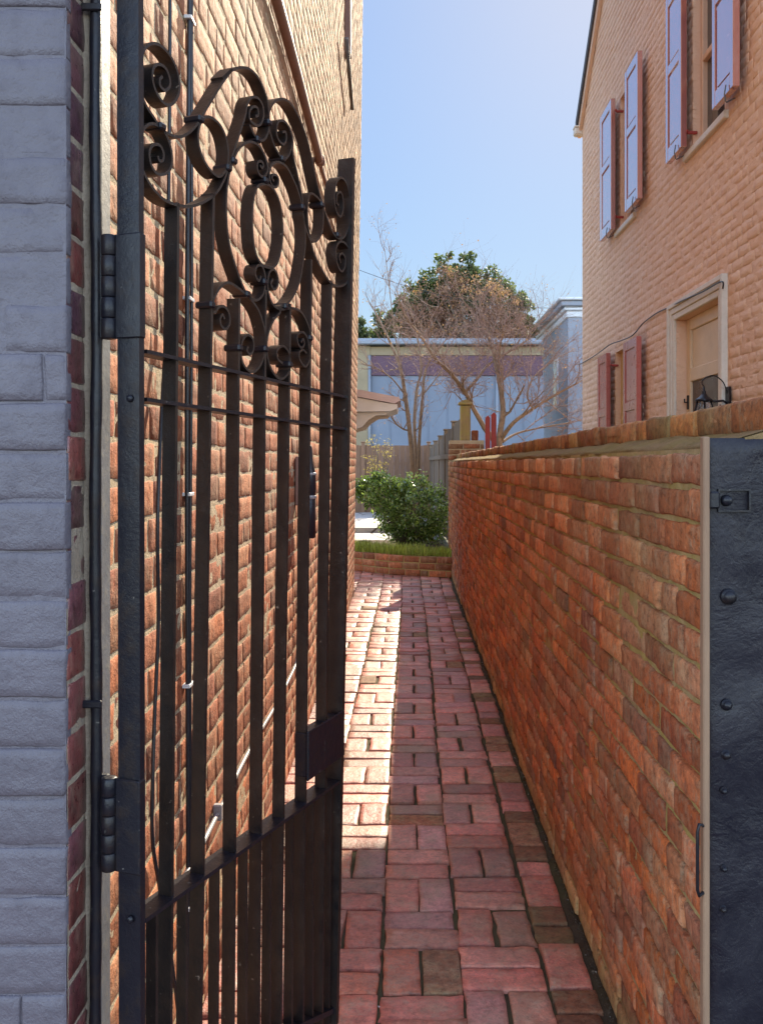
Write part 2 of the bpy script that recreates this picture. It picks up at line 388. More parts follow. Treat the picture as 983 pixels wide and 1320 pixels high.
def leaf_mat(name, ca, cb, rough=.35, trans=.25, spec=.5):
    t = NT(name); v = t.vary(); c = t.ramp(v[0], [(0, ca), (1, cb)]); c = t.mix(t.math('MULTIPLY', v[1], .5), c, t.mix(1, c, (.4, .4, .35), 'MULTIPLY'))
    t.out(c, rough, Specular_IOR_Level=spec)
    tr = t.n('BsdfTranslucent', i_Color=t.mix(1, c, (1.6, 1.9, .9), 'MULTIPLY')); mx = t.n('MixShader', i_0=trans, i_1=t.b.outputs[0], i_2=tr)
    t.t.links.new(mx.outputs[0], t.t.nodes['Material Output'].inputs['Surface'])
    return t.m
M['bush_leaf'] = leaf_mat('glossy shrub leaf', (.035, .075, .025), (.40, .46, .17), .12, .45, .9)
M['ever_leaf'] = leaf_mat('evergreen leaf', (.045, .07, .03), (.15, .16, .07), .5, .35)
M['brown_leaf'] = leaf_mat('dry russet leaf', (.27, .13, .10), (.38, .22, .17), .7, .4, .2)
M['grass'] = leaf_mat('border grass blade', (.20, .21, .045), (.46, .42, .12), .5, .5)
M['yellow_leaf'] = leaf_mat('dry yellow leaf', (.34, .22, .08), (.45, .33, .14), .6, .4)
def bark_mat(name, a, b):
    t = NT(name); n = t.noise(14, 5, .7); n2 = t.noise(2, 3); c = t.mix(t.mapr(n, .35, .65), a, b)
    return t.out(c, .8, t.bump(n, .5, .01))
M['bark'] = bark_mat('smooth tan bark', (.27, .18, .11), (.15, .10, .065))
M['twig'] = bark_mat('reddish twig bark', (.17, .10, .08), (.34, .24, .20))
M['dark_bark'] = bark_mat('dark bark', (.10, .07, .05), (.16, .12, .08))

# ------------------------------------------------------------------ bricks
def brick_grid(nu, nv):
    """unit template: params (pu, pv) 0..1, flags of ring; quads"""
    pu = [0] + list(np.linspace(0.06, 0.94, nu)) + [1]; pv = [0] + list(np.linspace(0.13, 0.87, nv)) + [1]
    return np.array(pu), np.array(pv)
def lay(mb, a0, b0, L, H, to_world, mi=0, nu=4, nv=2, depth=.05, bev=.006, wob=.002, rough=.0012, proud=.002, seed=0, col=None, tilt=.0, rng=RNG, twist=0.0):
    """bricks as rows of arrays: lower-left corner (a0,b0), size (L,H); to_world maps (a,b,d) with d outwards"""
    a0, b0, L, H = [np.asarray(q, float) for q in (a0, b0, L, H)]; N = len(a0)
    pu, pv = brick_grid(nu, nv); U, V = np.meshgrid(pu, pv, indexing='ij'); u, v = U.ravel(), V.ravel()
    nU, nV = len(pu), len(pv); K = nU * nV
    # positions: border ring sits at the brick outline and is set back by the bevel, first inner ring bev inside
    uu = np.repeat(u[None], N, 0); vv = np.repeat(v[None], N, 0)
    bl = np.minimum(bev / L, .3)[:, None]; bh = np.minimum(bev / H, .3)[:, None]
    inner_u = (U.ravel() > 0) & (U.ravel() < 1); inner_v = (V.ravel() > 0) & (V.ravel() < 1)
    uu = np.where(inner_u[None], bl + (uu - .06) / .88 * (1 - 2 * bl), uu); vv = np.where(inner_v[None], bh + (vv - .13) / .74 * (1 - 2 * bh), vv)
    A = a0[:, None] + uu * L[:, None]; B = b0[:, None] + vv * H[:, None]
    edge = ~(inner_u & inner_v)
    D = np.where(edge[None], -bev, 0.0) + rng.normal(0, proud, N)[:, None] * np.ones(K)[None]
    ca, cb = a0 + L / 2, b0 + H / 2
    D = D + rng.normal(0, tilt, N)[:, None] * (A - ca[:, None]) + rng.normal(0, tilt, N)[:, None] * (B - cb[:, None])
    if twist:
        th = rng.normal(0, twist, N)[:, None]; da, db = A - ca[:, None], B - cb[:, None]; A = ca[:, None] + da - db * th; B = cb[:, None] + db + da * th
    sd = rng.uniform(0, 99, N)[:, None]
    wa = vnoise(A * 28, B * 28, sd, seed); wb = vnoise(A * 28, B * 28, sd, seed + 5)
    A = A + wa * wob; B = B + wb * wob; D = D + vnoise(A * 40, B * 40, sd, seed + 9) * rough + vnoise(A * 90, B * 90, sd, seed + 3) * rough * .7
    # knocked corners
    cor = ((u == 0) | (u == 1)) & ((v == 0) | (v == 1))
    D = D - np.where(cor[None], rng.exponential(bev * .6, (N, K)), 0)
    ring = [i * nV for i in range(nU)] + [(nU - 1) * nV + j for j in range(1, nV)] + [i * nV + nV - 1 for i in range(nU - 2, -1, -1)] + [j for j in range(nV - 2, 0, -1)]
    ring = np.array(ring)
    Ab, Bb, Db = A[:, ring], B[:, ring], np.full((N, len(ring)), -depth)
    A, B, D = np.concatenate([A, Ab], 1), np.concatenate([B, Bb], 1), np.concatenate([D, Db], 1)
    X, Y, Z = to_world(A, B, D); P = np.stack([X, Y, Z], -1)
    KK = P.shape[1]
    q = [(i * nV + j, (i + 1) * nV + j, (i + 1) * nV + j + 1, i * nV + j + 1) for i in range(nU - 1) for j in range(nV - 1)]
    nr = len(ring); q += [(ring[(k + 1) % nr], ring[k], K + k, K + (k + 1) % nr) for k in range(nr)]
    q = np.array(q); Fq = (q[None] + (np.arange(N) * KK)[:, None, None]).reshape(-1, 4)
    if col is None:
        c = np.stack([rng.random(N), rng.random(N), rng.random(N), np.ones(N)], -1)
    else: c = np.asarray(col)
    C = np.repeat(c[:, None], KK, 1).reshape(-1, 4)
    mb.v.append(P.reshape(-1, 3)); mb.c.append(C); mb.f.append(Fq + mb.n); mb.m.append(np.full(len(Fq), mi)); mb.sm.append(np.full(len(Fq), True)); mb.n += N * KK

def courses(a_lo, a_hi, b_lo, b_hi, pitch, joint, Ls=.205, header=.1, ph=.25, head_row=0, rng=RNG, wave=.0):
    rows = int(round((b_hi - b_lo) / pitch)); out = []
    for r in range(rows):
        a = a_lo - rng.uniform(0, Ls * .9)
        while a < a_hi:
            l = (header if (rng.random() < ph or (head_row and r % head_row == 3)) else Ls) * rng.uniform(.93, 1.06)
            s0, s1 = max(a, a_lo), min(a + l - joint * rng.uniform(.7, 1.3), a_hi)
            if s1 - s0 > .03:
                h = pitch - joint * rng.uniform(.75, 1.25)
                out.append((s0, b_lo + r * pitch + rng.uniform(-.15, .15) * joint, s1 - s0, h))
            a += l
    return np.array(out).T
def mortar_sheet(mb, a_lo, a_hi, b_lo, b_hi, step, to_world, mi, base, amp, seed=1):
    na, nb = int((a_hi - a_lo) / step) + 1, int((b_hi - b_lo) / step) + 1
    A, B = np.meshgrid(np.linspace(a_lo, a_hi, na), np.linspace(b_lo, b_hi, nb), indexing='ij')
    D = base + amp * (vnoise(A * 25, B * 25, 0 * A, seed) * .6 + vnoise(A * 60, B * 60, 0 * A, seed + 1) * .4)
    X, Y, Z = to_world(A, B, D)
    idx = np.arange(na * nb).reshape(na, nb)
    f = np.stack([idx[:-1, :-1], idx[1:, :-1], idx[1:, 1:], idx[:-1, 1:]], -1).reshape(-1, 4)
    mb.add(np.stack([X, Y, Z], -1).reshape(-1, 3), f, mi, None, True)

# ------------------------------------------------------------------ setting: ground, path, patio, bed
def sheet(name, x0, x1, y0, y1, z, mat):
    m = MB(); m.add([(x0, y0, z), (x1, y0, z), (x1, y1, z), (x0, y1, z)], [(0, 1, 2, 3)]); o = m.build(name, mat); o['kind'] = 'structure'; return o
sheet('ground', -600, 600, -600, 900, -.045, M['ground'])
sheet('pavement', -30, 30, -4.5, -.62, -.012, M['strap_ground'])  # street pavement behind the camera, out of view, added to bounce warm light
PY0, PY1 = -.6, 11.6
m = MB()
mortar_sheet(m, -2.2, .56, PY0, PY1, .03, lambda a, b, d: (a, b, d), 0, -.011, .004, 21)
pebbles = []
seams = [-2.12, -1.9, -1.68, -1.46, -1.24, -1.02, -.80, -.58, -.30, -.078, .14, .365, .482]
mod = .2135
bx = []
mossy = []
for ci in range(len(seams) - 1):
    s0, s1 = seams[ci], seams[ci + 1]; w = s1 - s0; half = w < .15
    k0 = int(PY0 / mod) - 1
    ph = (.175 if ci >= 10 else .165) + RNG.uniform(-.012, .012)
    for k in range(k0, int(PY1 / mod) + 1):
        y = k * mod + ph
        if y < PY0 or y > PY1 - .2: continue
        sx = .012 * math.sin(y * .9 + ci * .8) + .004 * math.sin(y * 2.1 + ci)
        slope = -.010 * (y - 2.2) if .1 > s1 > -.4 and y > 2 else -.004 * (y - 2.2)
        left, right = s0 + sx * .5, s1 + sx * .5
        if ci < len(seams) - 2: pass
        B_ = (k + ci) % 2 == 0
        g = .009
        if half:
            if B_: L_ = [(left, y, w - g, mod / 2 - g), (left, y + mod / 2, w - g, mod / 2 - g)]
            else: L_ = [(left, y, w - g, mod - g)]
        elif B_: L_ = [(left, y, w - g, mod / 2 - g), (left, y + mod / 2, w - g, mod / 2 - g)]
        else: L_ = [(left, y, w / 2 - g, mod - g), (left + w / 2, y, w / 2 - g, mod - g)]
        for (a, b, l, h) in L_:
            j = RNG.uniform(-1, 1, 4) * .0045
            rec = (a + g / 2 + j[0], b + g / 2 + j[1], l + j[2] - .001, h + j[3] - .001)
            (mossy if (half and RNG.random() < .5) or RNG.random() < .05 else bx).append(rec)
for arr, mi in ((bx, 1), (mossy, 2)):
    q = np.array(arr); near = q[:, 1] < 6
    for sel, nu, nv in ((near, 8, 6), (~near, 4, 3)):
        s_ = q[sel].T
        if len(s_[0]): lay(m, s_[0], s_[1], s_[2], s_[3], lambda a, b, d: (a, b, d), mi, nu, nv, .04, .0026, .0042, .0009, .0022, seed=31, tilt=.011, twist=.014)
o = m.build('path', [M['joint'], M['paver'], M['old_paver']]); o['kind'] = 'structure'
# grit along the foot of the right wall
m = MB()
for i in range(2600):
    y = RNG.uniform(1.6, 10.4); x = .487 + abs(RNG.normal(0, .012)) if RNG.random() < .8 else RNG.choice(seams[8:12]) + RNG.normal(0, .003)
    x = min(x, .515)
    s_ = RNG.uniform(.0015, .0045); z = -.008 + RNG.uniform(0, .005)
    p = RNG.normal(0, 1, (4, 3)); p /= np.linalg.norm(p, axis=1)[:, None]
    m.add(p * s_ + np.array([x, y, z]), [(0, 1, 2), (0, 2, 3), (0, 3, 1), (1, 3, 2)], 0, (RNG.random(), RNG.random(), 0, 1))
def grit_mat():
    t = NT('dark grit'); v = t.vary(); return t.out(t.ramp(v[0], [(0, (.03, .025, .02)), (.8, (.12, .09, .06)), (.93, (.14, .10, .07)), (1, (.5, .48, .45))]), .9)
tag(m.build('gravel', grit_mat()), 'dark grit and crumbs along the foot of the low brick wall', 'gravel', kind='stuff')

EDGE = [(.497, 10.60), (.2, 10.70), (-.2, 10.88), (-.68, 11.30), (-1.1, 11.9), (-1.7, 12.9)]
# raised planting bed soil
m = MB(); top = [(x, y + .06) for x, y in EDGE]
poly = top + [(-1.7, 13.3), (-.6, 13.45), (.49, 13.45)]
m.prism(poly, 'Z', -.04, .20); o = m.build('flower_bed_soil', M['soil']); o['kind'] = 'structure'
sheet('patio', -6, .54, 13.4, 22.7, .012, M['flag'])
m = MB(); m.box(-3.0, -.35, 17.3, 22.65, .0, .11); o = m.build('patio_step', M['flag']); o['kind'] = 'structure'
# ------------------------------------------------------------------ garden edging wall
root = empty('garden_edging', (0, 10.9, 0), 0, 'low edging of orange red bricks in front of the planting bed at the path end', 'brick edging')
m = MB(); ep = [Vector((x, y - 10.9, 0)) for x, y in EDGE]
cum = [0]
for i in range(len(ep) - 1): cum.append(cum[-1] + (ep[i + 1] - ep[i]).length)
def on_edge(a, b, d):
    a = np.asarray(a); X = np.interp(a, cum, [p.x for p in ep]); Y = np.interp(a, cum, [p.y for p in ep])
    X2 = np.interp(a + .01, cum, [p.x for p in ep]); Y2 = np.interp(a + .01, cum, [p.y for p in ep])
    tx, ty = X2 - X, Y2 - Y; l = np.sqrt(tx * tx + ty * ty) + 1e-9
    nx, ny = ty / l, -tx / l
    sgn = np.where(ny > 0, -1, 1)
    return X + nx * d * sgn, Y + ny * d * sgn, b
q = courses(0, cum[-1] - .02, 0, .245, .0815, .010, .215, .1, .05)
lay(m, q[0], q[1], q[2], q[3], on_edge, 0, 4, 2, .1, .005, .002, .001, .003, seed=4)
mortar_sheet(m, 0, cum[-1] - .02, 0, .236, .04, on_edge, 1, -.006, .002)
m.build('brickwork', [M['edge_brick'], M['right_mortar']], root)
m = MB()
for i in range(len(ep) - 1):
    a, b = ep[i], ep[i + 1]; m.add([(a.x, a.y + .004, .234), (b.x, b.y + .004, .234), (b.x, b.y + .1, .234), (a.x, a.y + .1, .234)], [(0, 1, 2, 3)])
m.build('cap', M['edge_brick'], root)

# ------------------------------------------------------------------ left house
LH = 9.0
LY0, LY1 = 1.312, 9.43
def left_map(a, b, d):           # the wall leans very slightly
    f = (a - LY0) / (LY1 - LY0)
    x = -.498 - .075 * f + .09 * f * np.clip(b / 6.2, 0, 1.5) + .004 * np.sin(a * 1.7 + b)
    return x + d, a, b
house = empty('brick_house', (0, 0, 0), 0, 'tall old brick house along the left of the alley with a grey painted street front', 'house')
m = MB()
q = courses(1.398, LY1, 0, LH, .0735, .0105, .21, .1, .12, head_row=6)
near = (q[0] < 3.6) & (q[1] < 3.4)
for sel, nu, nv in ((near, 8, 4), (~near & (q[0] < 6), 4, 2), (q[0] >= 6, 2, 2)):
    s_ = q[:, sel]; lay(m, s_[0], s_[1], s_[2], s_[3], left_map, 0, nu, nv, .03, .0017, .0035, .0011, .0006, seed=3, tilt=.005, twist=.006)
mortar_sheet(m, 1.3985, 4.2, 0, 4, .011, left_map, 1, -.0017, .0016)
mortar_sheet(m, 4.2, LY1, 0, 4, .04, left_map, 1, -.0017, .0016)
mortar_sheet(m, 1.3985, LY1, 4, LH, .05, left_map, 1, -.0017, .0016)
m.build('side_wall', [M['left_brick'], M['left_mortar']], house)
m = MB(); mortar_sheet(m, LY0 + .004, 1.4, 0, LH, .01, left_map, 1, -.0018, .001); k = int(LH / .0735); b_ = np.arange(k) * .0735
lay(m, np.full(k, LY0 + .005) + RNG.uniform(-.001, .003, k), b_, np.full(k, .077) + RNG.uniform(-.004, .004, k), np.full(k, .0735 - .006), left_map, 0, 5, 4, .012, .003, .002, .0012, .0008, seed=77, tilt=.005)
m.build('corner_bricks', [M['shaded'], M['fillet']], house)
FX = -.5
def front_map(a, b, d): return FX - a, LY0 - d, b
m = MB()
q = courses(.0, 3.2, 0, LH, .0720, .0030, .43, .215, .1)
near = (q[0] < .5) & (q[1] < 2.6)
for sel, nu, nv in ((near, 16, 6), (~near, 3, 2)):
    s_ = q[:, sel]; lay(m, s_[0], s_[1], s_[2], s_[3], front_map, 0, nu, nv, .02, .003, .0018, .0014, .0011, seed=6, tilt=.010)
mortar_sheet(m, 0, 3.2, 0, LH, .02, front_map, 0, -.0022, .0012)
m.build('front_wall', [M['grey_brick']], house)
m = MB()
m.add([(-3.7, LY0 + .01, 0), (-.515, LY0 + .01, 0), (-.6, LY1 - .004, 0), (-3.7, LY1 - .004, 0), (-3.7, LY0 + .01, LH), (-.515, LY0 + .01, LH), (-.56, LY1 - .004, LH), (-3.7, LY1 - .004, LH)],
      [(0, 3, 2, 1), (4, 5, 6, 7), (0, 1, 5, 4), (1, 2, 6, 5), (2, 3, 7, 6), (3, 0, 4, 7)])
m.build('rear_wall', M['tan_wall'], house)
m = MB(); m.box(-3.8, -.38, LY0 - .12, LY1 + .12, LH + .003, LH + .18, bev=.02); m.build('roof', M['roof_dark'], house)

# ------------------------------------------------------------------ right low wall
RX = .5; RY0, RY1 = 1.515, 11.37
def right_map(a, b, d): return RX - d + .004 * np.sin(a * 1.3 + b * 2) , a, b
wall = empty('brick_wall', (.65, 6.4, 0), 0, 'waist high weathered red brick wall along the right of the path with mossy coping', 'brick wall')
def rel(fn, ox, oy): return lambda a, b, d: (lambda r: (r[0] - ox, r[1] - oy, r[2]))(fn(a, b, d))
rm = rel(right_map, .65, 6.4)
m = MB()
q = courses(RY0, RY1, 0, 1.375, .0625, .0088, .205, .1, .36)
near = q[0] < 5
for sel, nu, nv in ((near, 8, 4), (~near, 3, 2)):
    s_ = q[:, sel]; lay(m, s_[0], s_[1], s_[2], s_[3], rm, 0, nu, nv, .05, .0045, .003, .0016, .0024, seed=13, tilt=.018, twist=.012)
mortar_sheet(m, RY0, 5, 0, 1.375, .012, rm, 1, -.0080, .0042, 5)
mortar_sheet(m, 5, RY1, 0, 1.375, .03, rm, 1, -.0080, .0042, 5)
m.box(RX + .02 - .65, .80 - .65, RY0 - 6.4 + .002, RY1 - 6.4 - .002, 0, 1.368, 1)
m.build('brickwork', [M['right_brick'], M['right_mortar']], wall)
# sloping mortar bed under the coping
m = MB(); na = 300
A = np.linspace(1.503, RY1, na); prof = [(.512, 1.366), (.506, 1.376), (.53, 1.386), (.565, 1.398), (.60, 1.408), (.73, 1.410), (.80, 1.372)]
V = []
for j, (x, z) in enumerate(prof):
    V.append(np.stack([x - .65 + .004 * vnoise(A * 14, j + 0 * A, 0 * A, 2), A - 6.4, z + .004 * vnoise(A * 9, j + 0 * A, 5 + 0 * A, 3)], -1))
V = np.array(V).reshape(-1, 3); k = len(prof)
f = np.array([(j * na + i, j * na + i + 1, (j + 1) * na + i + 1, (j + 1) * na + i) for j in range(k - 1) for i in range(na - 1)])
m.add(V, f, 0, None, True); m.prism([(x - .65, z - .002) for x, z in prof] + [(.80 - .65, 1.30), (.512 - .65, 1.30)], 'Y', 1.5135 - 6.4, 1.52 - 6.4); m.prism([(.560 - .65, 1.393), (.60 - .65, 1.404), (.80 - .65, 1.404), (.80 - .65, 1.38), (.56 - .65, 1.387)], 'Y', 1.503 - 6.4, 1.513 - 6.4); m.build('mortar_bed', M['ledge'], wall)
m = MB()
a = 1.497; rec = []
while a < RY1:
    l = RNG.uniform(.085, .12) if RNG.random() < .45 else RNG.uniform(.17, .21); rec.append((a, 1.403, l - .008, RNG.uniform(.055, .061))); a += l
q = np.array(rec).T
cm = lambda a, b, d: (.60 - .65 - d, a - 6.4, b)
lay(m, q[0], q[1], q[2], q[3], cm, 0, 5, 3, .11, .006, .004, .002, .004, seed=15, tilt=.02, twist=.015)
# their upper faces
tm = lambda a, b, d: (b - .65, a - 6.4, 1.4600 + d)
lay(m, q[0], np.full(len(q[0]), .605), q[2], np.full(len(q[0]), .108), tm, 0, 3, 2, .03, .006, .003, .002, .001, seed=16)
m.box(.61 - .65, .70 - .65, 1.50 - 6.4, RY1 - 6.4 - .002, 1.39, 1.450, 1)
m.build('coping', [M['coping_brick'], M['right_mortar']], wall)
# black painted end pier
pier = empty('masonry_pier', (.9, 1.5, 0), 0, 'lumpy glossy black painted end of the low wall at the right picture edge', 'pier')
m = MB()
na, nb = 60, 110
A_, B_ = np.meshgrid(np.linspace(.499, 1.35, na), np.linspace(0, 1.392, nb), indexing='ij')
D_ = vnoise(A_ * 9, B_ * 9, 0 * A_, 40) * .004 + vnoise(A_ * 26, B_ * 26, 0 * A_, 41) * .002
D_ = np.where((A_ < .505) | (B_ > 1.386), -.004, D_)
idx = np.arange(na * nb).reshape(na, nb)
m.add(np.stack([A_ - .9, -D_, B_], -1).reshape(-1, 3), np.stack([idx[:-1, :-1], idx[1:, :-1], idx[1:, 1:], idx[:-1, 1:]], -1).reshape(-1, 4), 0, None, True)
m.box(.516 - .9, 1.345 - .9, .006, .0125, 0, 1.386); m.box(.81 - .9, 1.345 - .9, .0127, .26, 0, 1.386)
m.build('render_face', M['pier'], pier)
def P_at(px, py, Y): return Vector(((px - VX) / F * Y, Y, EYE - (py - VY) / F * Y))
for (px, py, r) in ((938, 769, .011), (935, 908, .008), (934, 972, .007), (931, 1018, .005), (931, 1118, .005), (930, 1170, .005)):
    p = P_at(px, py, 1.5); m = MB()
    m.lathe([(r * 1.25, 0), (r * 1.2, -.003), (r, -.0035), (r * .9, -.008), (r * .4, -.0115)], 14, (p.x - .9, -.001, p.z), axis='Y'); m.build('bolt', M['iron'], pier)
p = P_at(944, 645, 1.5); m = MB()
w, h = .027, .019
for (x0, x1, z0, z1) in ((-w, w, h - .003, h), (-w, w, -h, -h + .003), (w - .003, w, -h + .003, h - .003), (-w, -w + .003, -h + .003, h - .003)): m.box(p.x - .9 + x0, p.x - .9 + x1, -.008, .002, p.z + z0, p.z + z1)
m.box(p.x - .9 - w - .015, p.x - .9 - w + .002, -.012, .0, p.z - h * .7, p.z + h * .8, bev=.003)
m.lathe([(.010, 0), (.009, -.006), (.006, -.012)], 14, (p.x - .9 - .012, -.001, p.z), axis='Y'); m.build('latch_plate', M['iron'], pier)
m = MB(); m.box(.4862, .4975, 1.489, 1.507, 0, 1.394, bev=.002)
jamb = tag(m.build('door_jamb', M['tan_wood']), 'narrow tan wooden strip down the left edge of the black pier', 'jamb')
m = MB(); st = [P_at(896, 1063, 1.487), P_at(903, 1072, 1.487), P_at(903, 1080, 1.487)]
zt, zb = P_at(897, 1063, 1.487).z, P_at(897, 1155, 1.487).z; x_ = .476
m.tube([(.488, 1.492, zt - .004), (x_ + .003, 1.488, zt), (x_, 1.487, zt - .012), (x_, 1.487, zb + .01), (x_ + .003, 1.488, zb), (.488, 1.492, zb + .004)], .003, 8)
tag(m.build('latch_keeper', M['iron']), 'small black iron staple latch keeper on the tan jamb strip', 'latch')

# ------------------------------------------------------------------ iron gate
GA = math.radians(20.8); E = Vector((math.sin(GA), math.cos(GA), 0)); NRM = Vector((math.cos(GA), -math.sin(GA), 0))
GH = Vector(((187 - VX) / F * 1.40, 1.40, 0)); GR = math.atan2(E.y, E.x)
gate = empty('iron_gate', GH, GR, 'open black wrought iron gate with scrollwork top and dense lower pickets', 'gate')
HD = .0125
def G(px, py, off=HD):
    """photo pixel -> (u, z) on the plane of the gate moved off towards the viewer"""
    o = GH + NRM * off; k = (px - VX) / F
    s = (k * o.y - o.x) / (E.x - k * E.y); Y = o.y + s * E.y
    return s, EYE - (py - VY) / F * Y
def ribbon(pts, name='scroll', th=.0048, d=.025, closed=False, n=7, mat=None):
    P = catmull(pts, n, closed); N = len(P); V = []
    for i in range(N):
        a = P[(i - 1) % N] if closed else P[max(i - 1, 0)]; b = P[(i + 1) % N] if closed else P[min(i + 1, N - 1)]
        t = b - a; t = t / (np.linalg.norm(t) + 1e-9); nx = np.array([-t[1], t[0]])
        for sg, y in ((.5, -d / 2), (.5, d / 2), (-.5, d / 2), (-.5, -d / 2)):
            q = P[i] + nx * th * sg; V.append((q[0], y, q[1]))
    f = []
    for i in range(N if closed else N - 1):
        j = (i + 1) % N
        for k in range(4): f.append((i * 4 + k, i * 4 + (k + 1) % 4, j * 4 + (k + 1) % 4, j * 4 + k))
    if not closed: f += [(0, 3, 2, 1), tuple((N - 1) * 4 + k for k in range(4))]
    m = MB(); m.add(V, f); return m.build(name, mat or M['iron_brown'], gate)
# crops used for tracing: origin and scale
CR = {'A': (180, 40, 8.19), 'B': (180, 140, 8.19), 'C': (280, 80, 8.19), 'D': (280, 180, 8.19), 'E': (280, 290, 8.19), 'F': (270, 370, 7.02), 'G': (370, 200, 9.83), 'H': (370, 300, 9.83)}
def T(spec):
    out = []
    for c, pts in spec:
        ox, oy, s = CR[c]
        for x, y in pts: out.append(G(ox + x / s, oy + y / s))
    return out
S = []
S.append([('A', [(245, 480), (217, 510), (222, 580), (275, 625), (322, 580), (318, 490), (275, 390), (205, 350), (150, 390), (140, 500), (170, 620), (240, 740), (320, 782), (390, 720), (425, 600), (400, 420), (330, 270), (240, 165), (150, 130), (70, 170), (15, 300), (0, 480), (20, 650), (80, 800), (160, 920)]),
          ('B', [(215, 190), (300, 262), (420, 298), (510, 262), (590, 190), (650, 100)]), ('A', [(720, 800), (860, 570), (980, 400)]),
          ('C', [(60, 170), (150, 92), (240, 58), (340, 72), (425, 150), (485, 265), (530, 400), (548, 540), (550, 680), (525, 780), (478, 828), (425, 808), (380, 745), (345, 660)])])
S.append([('B', [(195, 500), (212, 548), (248, 545), (256, 470), (215, 388), (150, 382), (108, 450), (122, 580), (180, 680), (260, 692), (325, 640), (346, 540), (328, 400), (272, 255), (200, 180), (120, 160), (50, 210), (5, 330), (0, 480), (25, 610), (80, 740), (160, 860), (270, 965), (420, 1022), (560, 1028), (700, 975), (820, 880), (895, 750), (935, 640)]),
          ('C', [(165, 985), (205, 860), (250, 720), (300, 560), (318, 450), (360, 375), (430, 380), (482, 460), (492, 570), (460, 655), (410, 665), (350, 610), (345, 520), (385, 470), (430, 490), (435, 560), (405, 570)])])
S.append([('C', [(560, 760), (548, 640), (552, 530), (575, 465), (620, 408), (685, 388), (755, 415), (820, 500), (880, 620), (940, 780), (985, 950)]),
          ('G', [(350, 215), (400, 440), (450, 615), (505, 785), (580, 975), (650, 1052), (720, 1040), (772, 940), (800, 800), (802, 600), (775, 420), (725, 310), (665, 292), (618, 380), (602, 560), (630, 720), (678, 778), (710, 700), (712, 560), (680, 470), (635, 500), (630, 600), (655, 635)])])
S.append([('C', [(560, 740), (600, 870), (650, 965)]), ('D', [(700, 205), (755, 170), (788, 80)]), ('C', [(798, 850)])])
S.append([('C', [(690, 740), (725, 740), (730, 820), (700, 868), (650, 820), (628, 730), (650, 625), (715, 630), (770, 710), (800, 830)]), ('D', [(800, 150), (840, 330), (880, 520), (910, 700)]),
          ('G', [(205, 760), (245, 940), (300, 1090)]), ('H', [(345, 265), (430, 445), (540, 618), (640, 680), (738, 650), (795, 550), (820, 400), (802, 250), (752, 150), (690, 110), (640, 150), (620, 250), (640, 400), (690, 490), (732, 440), (740, 330), (700, 262), (665, 300), (680, 385)])])
# lyre sides
S.append([('D', [(455, 270), (475, 300), (490, 270), (470, 230), (435, 235), (425, 300), (450, 370), (500, 390), (535, 320), (525, 240), (490, 140), (430, 55), (340, 22), (240, 85), (180, 200), (135, 340), (108, 500), (98, 700), (105, 900)]),
          ('E', [(118, 130), (150, 290), (195, 430), (255, 600), (315, 725)]), ('F', [(440, 200), (488, 330), (508, 450), (502, 580), (472, 690), (420, 758), (365, 762), (310, 700), (288, 600), (300, 490), (345, 432), (395, 475), (402, 560), (370, 610), (340, 570), (355, 540)])])
S.append([('D', [(600, 440), (580, 400), (600, 370), (640, 390), (650, 450), (625, 500), (580, 480), (555, 400), (560, 310), (600, 245), (665, 240), (735, 290), (800, 410), (855, 540), (895, 690), (918, 850)]),
          ('E', [(930, 60), (930, 220), (905, 420), (870, 600), (810, 740), (740, 830), (660, 870)]), ('F', [(640, 230), (585, 295), (540, 400), (520, 520), (532, 650), (575, 770), (640, 830), (700, 800), (735, 710), (722, 600), (670, 535), (615, 570), (620, 650), (665, 690)])])
# bottom arches ending in the pair of small spirals
S.append([('F', [(140, 290), (120, 250), (100, 290), (110, 350), (150, 380), (185, 330), (180, 240), (140, 180), (90, 180), (50, 230)]), ('F', [(25, 190), (45, 100), (95, 10)]), ('E', [(110, 608), (200, 648), (310, 735), (370, 782), (430, 790), (485, 735), (508, 640), (505, 520), (470, 430), (420, 440), (405, 520), (440, 590), (465, 540)])])
S.append([('F', [(830, 500), (850, 470), (860, 520), (830, 550), (800, 500), (800, 430), (850, 410), (890, 470), (905, 560)]), ('F', [(915, 430), (885, 320), (830, 225), (750, 190), (680, 200)]), ('E', [(640, 880), (585, 830), (548, 740), (535, 620), (555, 500), (600, 470), (640, 540), (640, 640), (600, 680), (570, 620), (590, 570)])])
S.append([('F', [(905, 560), (910, 650), (870, 720), (820, 660), (815, 590), (850, 570), (880, 600)])])
for s_ in S: ribbon(T(s_))
oval = T([('D', [(480, 470), (425, 500), (388, 620), (372, 800), (378, 980)]), ('E', [(395, 240), (440, 370), (510, 440), (600, 440), (655, 350), (690, 150)]), ('D', [(692, 880), (670, 700), (620, 560), (550, 480)])])
ribbon(oval, 'oval', closed=True)
ribbon(T([('B', [(690, 92), (640, 170), (620, 300), (642, 440), (700, 580), (780, 680), (850, 715), (915, 640), (940, 500), (920, 330), (860, 185), (770, 100)])]), 'ring', closed=True)
ribbon(T([('G', [(300, 485), (265, 620), (262, 800), (280, 960), (320, 1085), (380, 1080), (440, 990), (460, 850), (455, 660), (400, 550)])]), 'ring', closed=True)
